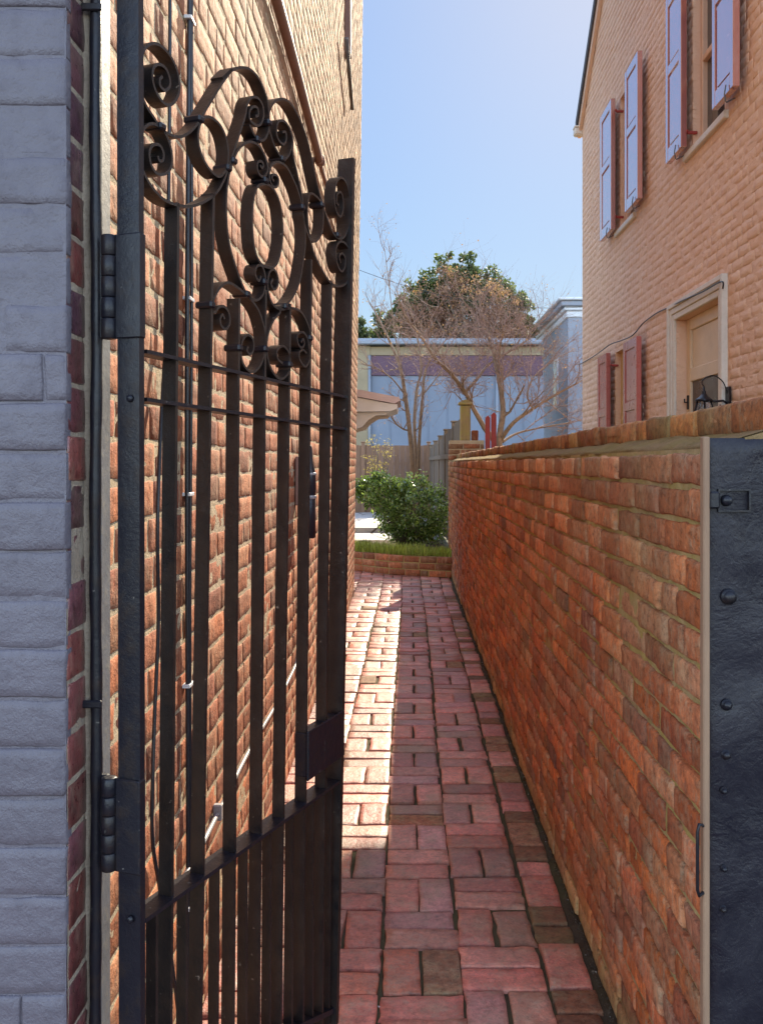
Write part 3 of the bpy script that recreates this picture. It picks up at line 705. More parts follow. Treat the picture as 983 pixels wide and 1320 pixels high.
# collars clamping the scrolls
for c, x, y in (('B', 640, 110), ('B', 235, 190), ('D', 120, 300), ('D', 175, 225), ('C', 430, 818), ('D', 690, 205), ('C', 546, 640), ('G', 195, 660), ('G', 440, 630), ('E', 320, 730), ('E', 720, 860), ('D', 510, 430), ('E', 500, 600), ('F', 270, 550), ('F', 505, 560), ('F', 20, 160), ('F', 910, 460), ('F', 725, 700), ('H', 640, 30)):
    ox, oy, s = CR[c]; u, z = G(ox + x / s, oy + y / s); m = MB(); m.box(u - .0085, u + .0085, -.017, .017, z - .006, z + .006, bev=.003); m.build('collar', M['iron'], gate)
# stiles
def upright(xt, yt, xb, yb, th, d, name, off=None, top_cap=0):
    off = d / 2 if off is None else off
    ut, zt = G(xt, yt, off); ub, zb = G(xb, yb, off)
    m = MB(); V = []
    for (u, z) in ((ub, zb), (ut, zt)):
        for a, b in ((-th, -d / 2), (0, -d / 2), (0, d / 2), (-th, d / 2)): V.append((u + a, b, z))
    m.add(V, [(3, 2, 1, 0), (4, 5, 6, 7), (0, 1, 5, 4), (1, 2, 6, 5), (2, 3, 7, 6), (3, 0, 4, 7)])
    return m.build(name, M['iron'] if name == 'hinge_stile' else M['iron_brown'], gate)
upright(185, -90, 188, 1440, .012, .040, 'hinge_stile'); US = G(186, 600, .02)[0]
upright(458, 205, 436.5, 1318, .012, .040, 'latch_stile')
bars = [(230.6, 225, 262), (275, 265.2, 250), (310, 305, 385), (344, 338, 374), (375.6, 367, 392), (402, 395, 335), (428, 420, 362)]
lines = [(lambda y: 187 + (y + 0) * 0)] 
for x4, x10, yt in bars:
    sl = (x10 - x4) / 650.0
    wb = GH + E * G(x4 + sl * 920, 1320)[0]; yb = VY + (EYE - .035) * F / wb.y
    upright(x4 + sl * (yt - 400), yt, x4 + sl * (yb - 400), yb, .0065, .025, 'bar')
    lines.append(lambda y, x4=x4, sl=sl: x4 + sl * (y - 400))
lines.append(lambda y: 447 - .0195 * (y - 700) - 0)
for i in range(len(lines) - 1):
    ua, ub_ = G(lines[i](1100), 1100)[0], G(lines[i + 1](1100), 1100)[0]; va, vb = G(lines[i](1320), 1320)[0], G(lines[i + 1](1320), 1320)[0]
    ut, uv = (ua + ub_) / 2 - .004, (va + vb) / 2 - .004
    w = GH + E * ut + NRM * HD; px = VX + w.x / w.y * F; t_ = (px - 188) / (436 - 188); yt = 1185 + (1005 - 1185) * t_
    w2 = GH + E * uv + NRM * HD; px2 = VX + w2.x / w2.y * F
    upright(px, yt, px2, VY + (EYE - .035) * F / w2.y, .0062, .019, 'picket')
# rails
def rail(x0, y0, x1, y1, h, d, name, off=HD, ext=0.0):
    (u0, z0), (u1, z1) = G(x0, y0, off), G(x1, y1, off); m = MB(); V = []
    for (u, z) in ((u0, z0), (u1 + ext, z1 + ext * (z1 - z0) / (u1 - u0))):
        for a, b in ((-h / 2, -d / 2), (-h / 2, d / 2), (h / 2, d / 2), (h / 2, -d / 2)): V.append((u, b, z + a))
    m.add(V, [(0, 1, 2, 3), (7, 6, 5, 4), (0, 4, 5, 1), (1, 5, 6, 2), (2, 6, 7, 3), (3, 7, 4, 0)]); return m.build(name, M['iron'], gate)
rail(188, 453, 446, 512, .006, .030, 'rail'); rail(188, 515, 446, 553, .006, .030, 'rail'); rail(188, 1187, 438, 1008, .007, .040, 'rail', .02)
rail(190, 1418, 437, 1300, .012, .030, 'rail', .015)
# lock plate near the latch stile
(u0, z0), (u1, z1) = G(396, 1000, .02), G(443, 915, .02)
m = MB(); m.box(u0, u1, -.0225, -.0165, z0 - .012, z1, bev=.002); m.box(u0 + .004, u1 - .012, -.0165, .012, z0 - .006, z1 - .006, bev=.002); lp = m.build('lock_plate', M['iron'], gate)
# rivets on hinge stile
for y in (512, 1196):
    u, z = G(168, y, .02); m = MB(); m.lathe([(.006, 0), (.0055, -.002), (.003, -.004)], 12, (0, 0, 0), axis='X')
    m.v = [np.array(v_) + np.array([US - .0125, -.004, z]) for v_ in m.v]; m.build('rivet', M['iron'], gate)
# rivets on the bottom rail at every bar
for x4, x10, yt in bars:
    sl = (x10 - x4) / 650.0; px = x4 + sl * 750 - 9; t_ = (px - 188) / 248; u, z = G(px, 1184 - 180 * t_, .006); m = MB()
    m.lathe([(.0035, 0), (.003, .0015), (.001, .0025)], 8, (u + .018, .0, z + .001)); m.build('rivet', M['iron'], gate)
# hinges
for y0, y1 in ((308, 440), (995, 1113)):
    zc0, zc1 = P_at(141, y1, 1.395).z, P_at(141, y0, 1.395).z; bpos = P_at(141, 500, 1.372)
    lu = (Vector((bpos.x, bpos.y, 0)) - GH); u = lu.dot(E); y = -lu.dot(NRM)
    m = MB(); n = 5; hh = (zc1 - zc0) / n
    for k in range(n): m.lathe([(.0105, .0003), (.0118, .0018), (.0118, hh - .0018), (.0105, hh - .0003)], 20, (u, y, zc0 + k * hh))
    m.build('hinge', M['iron'], gate)
    h_ = MB(); h_.add([(u, y - .004, zc0), (u, y + .004, zc0), (US - .013, -.018, zc0), (US - .013, .012, zc0), (u, y - .004, zc1), (u, y + .004, zc1), (US - .013, -.018, zc1), (US - .013, .012, zc1)],
        [(0, 1, 3, 2), (4, 6, 7, 5), (0, 2, 6, 4), (1, 5, 7, 3), (0, 4, 5, 1), (2, 3, 7, 6)])
    h_.box(US - .0155, US + .0015, -.0225, .0215, zc0, zc1, bev=.002); h_.build('hinge_leaf', M['iron'], gate)

# gate post fixed to the left wall
post = empty('gate_post', (-.483, 1.39, 0), 0, 'slender black iron gate post fixed to the corner of the left brick wall', 'gate post')
m = MB(); pts = []
for i in range(160):
    z = i * 3.2 / 159; pts.append((.0012 * math.sin(z * 9) , .001 * math.sin(z * 13), z))
m.tube(pts, [.0088 + .0006 * math.sin(i * .9) for i in range(160)], 10); m.build('post', M['iron'], post)
m = MB(); m.box(.003, .007, .005, .045, 0, 3.2); m.box(-.0125, .004, .044, .047, 0, 3.2); m.build('flange', M['strap'], post)
for y0, y1 in ((308, 440), (995, 1113)):
    z0_, z1_ = P_at(128, y1, 1.39).z, P_at(128, y0, 1.39).z; m = MB(); m.box(.002, .019, -.004, .008, z0_ + .004, z1_ - .004, bev=.002); m.build('hinge_plate', M['iron'], post)
for z in (.98, 2.05, .25):
    m = MB(); m.box(-.02, .012, -.012, -.006, z - .006, z + .006, bev=.002); m.build('bracket', M['iron'], post)
m = MB()
N_ = 120; Z_ = np.linspace(0, 4, N_)
for j, (xx, yy) in enumerate(((-.502, 1.352), (-.4935, 1.365), (-.4925, 1.445), (-.4945, 1.485), (-.502, 1.50))):
    pass
V = np.array([[(xx + .0015 * vnoise(Z_ * 20, 0 * Z_ + j, 0 * Z_, 3)), (yy + (.006 if j in (0, 4) else 0) * vnoise(Z_ * 12, 0 * Z_ + j * 3, 0 * Z_, 4)), Z_] for j, (xx, yy) in enumerate(((-.505, 1.390), (-.4945, 1.395), (-.4925, 1.405), (-.4925, 1.440), (-.4945, 1.452), (-.505, 1.458)))])
V = np.transpose(V, (0, 2, 1)).reshape(-1, 3)
m.add(V, np.array([(j * N_ + i, (j + 1) * N_ + i, (j + 1) * N_ + i + 1, j * N_ + i + 1) for j in range(5) for i in range(N_ - 1)]), 0, None, True)
m.build('mortar_fillet', M['fillet'], post).location = (.483, -1.39, 0)

# ------------------------------------------------------------------ fittings on the left wall
def LW(px, py, off=0.0):
    """pixel onto the left wall, off metres in front of it"""
    Y = 3.0
    for _ in range(8):
        X = left_map(np.array(Y), np.array(1.35), 0)[0] + off; Y = float(F * X / (px - VX))
    z = EYE - (py - VY) / F * Y
    X = float(left_map(np.array(Y), np.array(z), 0)[0]) + off
    return (X, Y, z)
def wallx(Y, z, off): return float(left_map(np.array(Y), np.array(z), 0)[0]) + off
m = MB()
m.tube([(wallx(y, 3.0, .03), y, 3.0 + .01 * math.sin(y * 2)) for y in np.linspace(1.42, 4.9, 30)], .021, 12)
m.tube([(wallx(y, 3.0, .024), y, 3.0) for y in np.linspace(4.9, 7.5, 16)], .012, 10)
m.lathe([(.026, -.03), (.029, -.025), (.029, .025), (.026, .03)], 14, (wallx(4.9, 3, .03), 4.9, 3.0), axis='Y')
tag(m.build('conduit_pipe', M['pipe_brown']), 'brown horizontal conduit pipe high on the left brick wall', 'pipe')
m = MB(); zc = .44; yv = 4.07
pp = [(wallx(y, zc, .012), y, zc + .006 * math.sin(y * 5)) for y in np.linspace(1.93, yv - .12, 20)] + [(wallx(yv, zc, .014), yv - .04, zc + .02), (wallx(yv, zc, .016), yv, zc + .09)] + [(wallx(yv, z, .016), yv, z) for z in np.linspace(.6, 1.08, 8)]
m.tube(pp, .0062, 8)
for y in (2.35, 2.95, 3.5): m.box(wallx(y, zc, .0), wallx(y, zc, .024), y - .01, y + .01, zc - .022, zc + .02, bev=.003)
tag(m.build('conduit_pipe', M['pipe_grey']), 'thin pale grey conduit running low on the left brick wall then up', 'pipe')
# outdoor black fitting on the wall behind the bars
fit = empty('wall_light', (wallx(4.07, 1.2, .055), 4.07, .98), 0, 'black cylindrical wall light on the left brick wall seen between the gate bars', 'wall light')
m = MB(); m.lathe([(.030, .03), (.037, .035), (.037, .21), (.033, .215)], 18); m.build('lower_body', M['cable'], fit)
m = MB(); m.lathe([(.033, .218), (.038, .222), (.039, .32), (.028, .36), (.022, .44), (.010, .46)], 18); m.build('upper_body', M['cable'], fit)
m = MB(); m.lathe([(.037, .208), (.0405, .211), (.0405, .223), (.037, .226)], 18); m.build('band', M['pipe_grey'], fit); m = MB(); m.lathe([(.036, .315), (.041, .317), (.040, .326), (.034, .329)], 18); m.build('band', M['pipe_grey'], fit)
m = MB(); m.box(-.052, -.035, -.035, .03, .18, .40, bev=.004); m.box(-.037, -.02, -.01, .01, .28, .31); m.build('bracket', M['pipe_brown'], fit)
def cable(pts, r, label, name='cable'):
    m = MB(); P = catmull(pts, 6); m.tube([tuple(p) for p in P], r, 6)
    o = tag(m.build(name, M['cable']), label, 'cable'); 
    return o
Yc = 2.02
c1 = [(wallx(Yc, z, .010) , Yc + .006 * math.sin(z * 3), z) for z in np.linspace(.0, 5.2, 26)]
c1b = [(wallx(Yc, z, .012), Yc + .02 + .006 * math.sin(z * 4 + 1), z) for z in np.linspace(.0, 5.2, 26)]
cable(c1, .0058, 'straight black cable with white clips running up the left wall')
cable(c1b, .0045, 'thinner black cable just beyond the clipped one on the left wall')
clipped = [o for o in COL.objects if o.get('label', '').startswith('straight black cable')][0]
for z in (.35, .85, 1.28, 1.72, 2.35):
    m = MB(); m.box(wallx(Yc, z, 0), wallx(Yc, z, .0175), Yc - .008, Yc + .034, z - .004, z + .004, bev=.001); m.build('clip', M['clip'], clipped)
c2 = [LW(218, -60, .01), LW(218, 100, .01), LW(217, 250, .01), LW(214, 420, .01), LW(207, 560, .02), LW(203, 680, .025), LW(204, 800, .018), LW(199, 920, .012), LW(196, 1010, .012), LW(196, 1085, .01), LW(206, 1150, .012), LW(222, 1250, .012), LW(240, 1400, .01)]
cable(c2, .0042, 'loose wavy black cable hanging nearest the gate hinges on the left wall')
m = MB(); a = LW(441, 50, .05); b = LW(450, 140, .05)
m.tube([a, b], .02, 4); tag(m.build('metal_strap', M['strap']), 'short tilted grey strap standing off the far top of the left wall', 'strap')
m = MB(); a = LW(444, 0, .02);  # dark shadow band on the wall, built as a brown strip
m.box(a[0] - .03, a[0] + .02, a[1] - .06, a[1] + .06, LW(444, 72, .02)[2], 8.6, bev=.004); tag(m.build('shadow_strip', M['pipe_brown']), 'brown upright strip standing for a shadow band at the far top of the left wall', 'shadow strip')

# ------------------------------------------------------------------ peach house on the right
PX = 2.26; PYN, PYF = 3.25, 11.75; PEAVE = 5.80; PS = .856; PM = (PYN + PYF) / 2
peach = empty('peach_house', (PX, PYF, 0), 0, 'peach painted brick gable house on the right with dull red shutters', 'house')
def pm(a, b, d): return -d, a - PYF, b
WIN = [(6.45, 7.18, 3.86, 5.25), (9.03, 9.64, 3.86, 5.25), (9.12, 9.87, 1.1, 2.56), (6.53, 7.62, .1, 2.56)]
m = MB(); q = courses(PYN, PYF, 0, PEAVE + PS * (PYF - PM), .0745, .007, .21, .1, .15, head_row=6)
keep = []
for i in range(q.shape[1]):
    a, b, l, h = q[:, i]; mid = a + l / 2
    if b + h > PEAVE - .02 + PS * min(PYF - (a + l), a - PYN) and b + h > PEAVE + PS * min(PYF - mid, mid - PYN) - .04: continue
    ok = True
    for (y0, y1, z0, z1) in WIN:
        if b + h > z0 and b < z1:
            if a < y1 and a + l > y0:
                if a < y0 - .03: q[2, i] = y0 - a
                elif a + l > y1 + .03: q[0, i] = y1; q[2, i] = a + l - y1
                else: ok = False
    if ok: keep.append(i)
q = q[:, keep]
lay(m, q[0], q[1], q[2], q[3], pm, 0, 5, 3, .03, .0009, .007, .0016, .0006, seed=23, tilt=.006, twist=.01)
# wall sheet behind, cut round the openings (cells)
ys = sorted(set([PYN, PYF, PM] + [w[0] for w in WIN] + [w[1] for w in WIN])); zs = sorted(set([0, PEAVE] + [w[2] for w in WIN] + [w[3] for w in WIN]))
for i in range(len(ys) - 1):
    for j in range(len(zs) - 1):
        yc, zc_ = (ys[i] + ys[i + 1]) / 2, (zs[j] + zs[j + 1]) / 2
        if any(w[0] < yc < w[1] and w[2] < zc_ < w[3] for w in WIN): continue
        mortar_sheet(m, ys[i], ys[i + 1], zs[j], zs[j + 1], .05, pm, 0, -.0006, .002)
pk = PEAVE + PS * (PYF - PM)
m.add([(.005, PYN - PYF, PEAVE), (.005, 0, PEAVE), (.005, PM - PYF, pk - .03)], [(0, 1, 2)])
for (y0, y1, z0, z1) in WIN:   # reveals
    dpt = .13
    for (f0, f1, g0, g1) in ((y0 - .02, y0, z0, z1), (y1, y1 + .02, z0, z1), (y0 - .02, y1 + .02, z1, z1 + .02), (y0 - .02, y1 + .02, z0 - .02, z0)):
        m.box(.004, dpt, f0 - PYF, f1 - PYF, g0, g1)
m.build('gable_wall', [M['peach_brick']], peach)
m = MB(); m.prism([(.14, 0), (6, 0), (6, PEAVE), (.14, PEAVE)], 'Y', PYN - PYF, -.004)
m.prism([(PYN - PYF, PEAVE), (-.004, PEAVE), (PM - PYF, pk - .02)], 'X', .14, 6)
m.box(.004, .14, -.004, -.0, 0, PEAVE); m.box(.004, .14, PYN - PYF, PYN - PYF + .004, 0, PEAVE)
m.build('house_body', M['peach_brick'], peach)
# roof slabs with rake overhang
m = MB()
for sgn, ye in ((1, PYF), (-1, PYN)):
    y0 = ye + sgn * .12; z0 = PEAVE - .12 * PS
    P4 = [(y0 - PYF, z0 + .02), (PM - PYF, pk + .02), (PM - PYF, pk + .16), (y0 - PYF, z0 + .15)]
    m.prism(P4, 'X', -.07, 6.1)
m.build('roof', M['roof_dark'], peach)
m = MB()
y0 = PYF + .09; z0 = PEAVE - .09 * PS
m.prism([(y0 - PYF, z0 - .10), (PM - PYF, pk - .12), (PM - PYF, pk + .018), (y0 - PYF, z0 + .018)], 'X', -.045, -.003)
m.build('rake_board', M['peach_trim'], peach)
m = MB(); m.box(-.10, .3, .005, .12, PEAVE - .16, PEAVE - .06, bev=.02); m.box(-.10, .25, .006, .15, PEAVE - .06, PEAVE - .03, bev=.01); m.build('eave_return', M['white_trim'], peach)
def shutter(y0, y1, z0, z1, pmat):
    X0, X1 = -.10, -.052
    w = y1 - y0; st = .075 * w / .5; s = MB(); yo = y0 - PYF
    s.box(X0, X1, yo, yo + st, z0, z1, bev=.004); s.box(X0, X1, yo + w - st, yo + w, z0, z1, bev=.004)
    zz = [z0, z0 + .11, z0 + (z1 - z0) * .52, z0 + (z1 - z0) * .52 + .08, z1 - .09, z1]
    for a, b in ((0, 1), (2, 3), (4, 5)): s.box(X0 + .0012, X1 - .001, yo + st, yo + w - st, zz[a], zz[b], bev=.003)
    o = s.build('shutter', pmat, peach)
    for a, b in ((1, 2), (3, 4)):
        p = MB(); p.box(X0 + .016, X1 - .012, yo + st + .001, yo + w - st - .001, zz[a] + .001, zz[b] - .001)
        g = .018; p.box(X0 + .009, X0 + .0155, yo + st + g, yo + w - st - g, zz[a] + g, zz[b] - g, bev=.005)
        p.build('panel', pmat, o)
    h = MB(); hy = yo + w * .25; h.tube([(X0 - .01, hy, z0 + .05), (X0 - .02, hy, z0 - .01), (X0 - .012, hy, z0 - .055), (X0 + .0, hy + .02, z0 - .06), (X0 + .06, hy + .02, z0 - .03)], .005, 5); h.build('hook', M['strap'], o)
    return o
for (y0, y1, z0, z1) in ((6.01, 6.43, 3.87, 5.25), (7.16, 7.59, 3.87, 5.25), (8.52, 9.03, 3.86, 5.26), (9.64, 10.2, 3.86, 5.26), (8.56, 9.10, 1.12, 2.56), (9.87, 10.34, 1.12, 2.56)):
    shutter(y0, y1, z0, z1, M['shutter'] if z0 > 3 else M['shutter_low'])
for k, (y0, y1, z0, z1) in enumerate(WIN[:3]):
    w = MB(); fr = .055; a, b = y0 - PYF, y1 - PYF; zm = (z0 + z1) / 2 - (.0)
    for (f0, f1, g0, g1) in ((a, a + fr, z0, z1), (b - fr, b, z0, z1), (a + fr, b - fr, z1 - fr, z1), (a + fr, b - fr, z0, z0 + fr), (a + fr, b - fr, zm - .025, zm + .025)): w.box(.06, .125, f0, f1, g0, g1, bev=.006)
    o = w.build('window', M['peach_trim'] if k != 2 else M['ochre'], peach)
    g = MB(); g.box(.100, .106, a + fr + .001, b - fr - .001, z0 + fr + .001, z1 - fr - .001); g.build('pane', M['glass'], o)
    s = MB(); s.box(-.035, .058, a - .08 + .0, b + .2 - .04, z0 - .062, z0 - .003, bev=.008); s.build('sill', M['white_trim'] if k < 2 else M['red_paint'], o)
    for zz in (z0 + .12, z1 - .14):
        d = MB(); d.box(-.05, .03, b - .03, b - .01, zz - .012, zz + .012, bev=.004); d.tube([(-.05, b - .02, zz), (-.06, b - .06, zz + .005)], .008, 5); d.build('hinge', M['red_paint'], o)
# door with moulded casing
y0, y1, z0, z1 = WIN[3]; a, b = y0 - PYF, y1 - PYF
c = MB()
for i, (w0, w1, x) in enumerate(((.0, .05, -.022), (.05, .10, -.032), (.10, .14, -.045))):
    c.box(x, .0035, a - w1, a - w0, z0, z1 + w1, bev=.005); c.box(x, .0035, b + w0, b + w1, z0, z1 + w1, bev=.005); c.box(x, .0035, a - w0 + .001, b + w0 - .001, z1 + w0, z1 + w1, bev=.005)
door = MB(); 
for (f0, f1, g0, g1) in ((a, a + .11, z0, z1), (b - .11, b, z0, z1), (a + .11, b - .11, z1 - .1, z1), (a + .11, b - .11, 2.03, 2.14), (a + .11, b - .11, z0, z0 + .2), (a + .11, b - .11, 1.0, 1.12)): door.box(.085, .122, f0, f1, g0, g1, bev=.006)
do = door.build('door', M['cream_trim'], peach)
c.build('casing', M['white_trim'], do)
g = MB(); g.box(.104, .112, a + .112, b - .112, 2.142, z1 - .102); g.build('upper_panel', M['cream_trim'], do)
g = MB(); g.box(.104, .112, a + .112, b - .112, 1.122, 2.028); g.build('pane', M['dark_pane'], do)
for q_ in (1.42, 1.72): g = MB(); g.box(.098, .1035, a + .112, b - .112, q_, q_ + .03); g.build('glazing_bar', M['cream_trim'], do)
g = MB(); g.box(.104, .112, a + .112, b - .112, z0 + .202, .998); g.build('lower_panel', M['cream_trim'], do)
g = MB(); g.box(.07, .085, b - .075, b - .055, 1.80, 1.92, bev=.004); g.tube([(.07, b - .065, 1.86), (.05, b - .065, 1.86), (.05, b - .065, 1.89)], .007, 6); g.build('handle', M['iron'], do)
# swagged cable on the peach wall
def PW(px, py, off=0.0): Y = F * (PX - off) / (px - VX); return (PX - off, Y, EYE - (py - VY) / F * Y)
cable([PW(746, 470, .02), PW(762, 461, .02), PW(775, 452, .115), PW(786, 444, .12), PW(800, 439, .115), PW(815, 432, .115), PW(828, 417, .03), PW(845, 404, .02), PW(862, 396, .025), PW(880, 387, .06), PW(905, 376, .06), PW(929, 363, .06), PW(931, 372, .05)], .006, 'black cable swagging across the peach wall above the ground floor shutters')
# lantern
ly = 6.34; lan = empty('wall_lantern', (PX, ly, 1.62), 0, 'black coach lantern on a curved arm beside the door of the peach house', 'lantern')
lx = -.185
m = MB(); m.box(-.022, -.008, -.045, .045, .0, .27, bev=.008); m.build('back_plate', M['iron'], lan)
m = MB(); m.tube([(-.02, 0, .15), (-.05, 0, .17), (-.10, 0, .165), (lx, 0, .165)], .008, 8); m.tube([(-.02, 0, .09), (-.06, 0, .07), (-.09, 0, .10), (-.07, 0, .14), (-.05, 0, .12)], .006, 8)
m.tube(catmull([(-.02, 0, .22), (-.05, 0, .30), (-.11, 0, .345), (-.17, 0, .335), (-.20, 0, .30), (lx, 0, .27)], 5), .004, 6)
m.build('arm', M['iron'], lan)
m = MB(); m.lathe([(.062, .165), (.066, .17), (.05, .185), (.03, .20), (.018, .215), (.012, .225), (.016, .232), (.008, .24), (.003, .275)], 20, (lx, 0, 0)); cap = m.build('cap', M['iron'], lan)
m = MB(); m.lathe([(.10, .0), (.108, .004), (.108, .016), (.09, .024), (.09, .03)], 20, (lx, 0, 0))
for k in range(6):
    a_ = k * math.pi / 3 + .3; m.tube([(lx + .093 * math.cos(a_), .093 * math.sin(a_), .02), (lx + .05 * math.cos(a_), .05 * math.sin(a_), .17)], .0045, 5)
m.build('cage', M['iron'], lan)
def clear_glass():
    t = NT('lantern glass'); return t.out((.8, .85, .9), .08, None, Transmission_Weight=.9, IOR=1.3)
m = MB(); m.lathe([(.086, .026), (.045, .162)], 6, (lx, 0, 0), smooth=False); m.build('glass', clear_glass(), lan)

# ------------------------------------------------------------------ end of the low wall: pier, posts, side fence
pr = empty('brick_pier', (.74, 11.62, 0), 0, 'square red brick pier at the far end of the low wall carrying a mossy post', 'brick pier')
m = MB()
def face(ox, oy, ax): 
    return (lambda a, b, d: (ox + a - .74, oy - d - 11.62, b)) if ax == 'y' else (lambda a, b, d: (ox - d - .74, oy + a - 11.62, b))
for fn, w in ((face(.515, 11.45, 'y'), .44), (face(.515, 11.45, 'x'), .4)):
    q = courses(0, w, 0, 1.64, .073, .011, .2, .1, .1); lay(m, q[0], q[1], q[2], q[3], fn, 0, 3, 2, .04, .005, .002, .001, .002, seed=8)
    mortar_sheet(m, 0, w, 0, 1.64, .05, fn, 1, -.006, .001)
m.box(.525 - .74, .955 - .74, 11.46 - 11.62, 11.85 - 11.62, 0, 1.637, 1)
m.build('brickwork', [M['edge_brick'], M['left_mortar']], pr)
m = MB(); m.box(.655, .785, 11.5, 11.63, 1.641, 2.09, bev=.008); m.box(.63, .81, 11.475, 11.655, 2.093, 2.13, bev=.01)
m.prism([(.64, 2.132), (.80, 2.132), (.72, 2.165)], 'Y', 11.485, 11.645)
tag(m.build('wooden_post', M['post_wood']), 'yellowish mossy capped wooden post standing on the brick pier', 'post')
m = MB(); m.box(.80, .885, 11.5, 11.62, 1.641, 1.77, bev=.01); tag(m.build('loose_brick', M['edge_brick']), 'single orange brick standing on the pier beside the mossy post', 'brick')
for i, (x0, x1, zt) in enumerate(((.985, 1.045, 1.935), (1.06, 1.125, 1.975))):
    m = MB(); m.box(x0, x1, 11.6, 11.66, 0, zt, bev=.006); m.prism([(x0, zt), (x1, zt), ((x0 + x1) / 2, zt + .03)], 'Y', 11.6, 11.66)
    tag(m.build('red_post', M['red_paint']), ['dull red post closer to the brick pier, the shorter of two', 'dull red post farther from the brick pier, the taller of two'][i], 'post', 'red posts behind the low wall')
# side fence receding along the garden
def fence(A, B, zA, zB, nb, matname, label, boardw=.9, step=0, grp=None, postn=0, zbot=0.0, rail=True):
    A, B = Vector((*A, 0)), Vector((*B, 0)); d = (B - A); L = d.length; ang = math.atan2(d.y, d.x)
    root = empty('wooden_fence', A, ang, label, 'fence', grp)
    m = MB(); w = L / nb
    for i in range(nb):
        f = (i + .5) / nb
        if step: f = math.floor(f * step) / (step - 1 if step > 1 else 1)
        z = zA + (zB - zA) * f + RNG.uniform(-.01, .01)
        m.box(i * w, i * w + w * boardw, RNG.uniform(-.002, .002), .02, zbot, z, 0, (RNG.random(), RNG.random(), 0, 1))
    m.build('boards', M[matname], root)
    m = MB()
    for zz in (.35, .8):
        m.box(0, L, .021, .06, zA * zz * .9, zA * zz * .9 + .08, 0)
    m.build('rail', M[matname], root)
    for i in range(postn):
        f = i / (postn - 1); x = f * L; z = zA + (zB - zA) * f + .07
        m = MB(); m.box(x - .045, x + .045, -.05, .04, 0, z, bev=.006); m.box(x - .06, x + .06, -.065, .055, z + .002, z + .03, bev=.006); m.build('post', M[matname], root)
    return root
fence((.76, 12.3), (.56, 22.8), 1.98, 1.72, 74, 'grey_wood', 'grey weathered board fence receding from the brick pier along the garden side', .93, step=6, postn=6)
fence((-4.5, 22.95), (.50, 22.9), 1.80, 1.80, 34, 'fence_wood', 'pinkish brown board fence across the back of the garden', .975, postn=4)

# ------------------------------------------------------------------ door hood on the left
hood = empty('door_hood', (-.95, 14.0, 0), 0, 'small door hood with red edged roof and curved cream bracket at the left rear', 'door hood')
def hz(py, Y=14.0): return EYE - (py - VY) / F * Y
def hx(px, Y=14.0): return (px - VX) / F * Y + .95
m = MB(); m.prism([(-.4, hz(493)), (hx(514), hz(512)), (hx(516), hz(516)), (hx(508), hz(520)), (-.4, hz(503))], 'Y', 0, 1.5); m.build('roof', M['hood_roof'], hood)
m = MB(); m.prism([(-.4, hz(503.5)), (hx(500), hz(519.5)), (hx(512), hz(521)), (hx(511), hz(527)), (hx(502), hz(530)), (-.4, hz(531))], 'Y', .03, 1.47); m.build('fascia', M['hood_paint'], hood)
br = [(hx(500), hz(530.5)), (hx(497), hz(534)), (hx(484), hz(535)), (hx(474), hz(541)), (hx(466), hz(550)), (hx(452), hz(554)), (-.1, hz(566)), (-.1, hz(531.5))]
for y in (.1, 1.3):
    m = MB(); m.prism(br, 'Y', y, y + .1); m.build('bracket', M['hood_paint'], hood)
m = MB(); m.box(-3.0, -.06, 13.4, 16.5, 0, 3.2); m.v = [v_ + np.array([-.95, 0, 0]) for v_ in m.v]
tag(m.build('rear_wing', M['tan_wall']), 'tan rear wing wall carrying the door hood behind the brick house', 'house wing')

# ------------------------------------------------------------------ buildings beyond the garden
bb = empty('garden_building', (1.4, 30, 0), 0, 'low pale blue building with a purple band and tan fascia behind the bare trees', 'building')
def bx_(px, Y=30.0): return (px - VX) / F * Y - 1.4
def bz(py, Y=30.0): return EYE - (py - VY) / F * Y
m = MB(); m.box(bx_(478), bx_(701), .05, 5, 0, bz(484.5)); m.build('wall', M['blue_wall'], bb)
m = MB(); m.box(bx_(400), bx_(477), -.05, 5, 0, bz(446)); m.build('brick_bay', M['tan_wall'], bb)
m = MB(); m.box(bx_(477.3), bx_(699), .0, 5, bz(484), bz(458.5)); m.build('band', M['purple'], bb)
m = MB(); m.box(bx_(477.3), bx_(700), -.03, 5, bz(458), bz(447)); m.build('fascia', M['tan_wall'], bb)
m = MB(); m.box(bx_(395), bx_(697), -.35, 5.2, bz(445.5), bz(440), bev=.03); m.box(bx_(395), bx_(690), -.1, 5.2, bz(439.8), bz(436.5)); m.build('roof', M['roof_metal'], bb)
for px in (476.2, 640): m = MB(); m.tube([(bx_(px), -.06, 0), (bx_(px), -.06, bz(458))], .05, 8); m.build('downpipe', M['roof_metal'], bb)
for k in range(1, 6): x = bx_(478) + (bx_(699) - bx_(478)) * k / 6; m = MB(); m.box(x - .03, x + .03, -.04, -.002, bz(483.5), bz(459)); m.build('mullion', M['purple'], bb)
for k in range(1, 9): x = bx_(478) + (bx_(699) - bx_(478)) * k / 9; m = MB(); m.box(x - .012, x + .012, .03, .049, 0, bz(485)); m.build('batten', M['blue_wall'], bb)
gh = empty('grey_house', (6.0, 34, 0), 0, 'pale grey house with a deep white cornice just left of the peach house', 'house')
m = MB(); m.box(.0, 6, 0, 12, 0, 6.85); m.build('wall', M['house_grey'], gh)
for i, (z0, z1, o_) in enumerate(((6.852, 7.1, .06), (7.102, 7.25, .16), (7.252, 7.45, .3), (7.452, 7.56, .42))):
    m = MB(); m.box(-o_, 6 + o_, -o_, 12 + o_, z0, z1, bev=.03); m.build('cornice', M['house_white'] if i != 2 else M['house_grey'], gh)
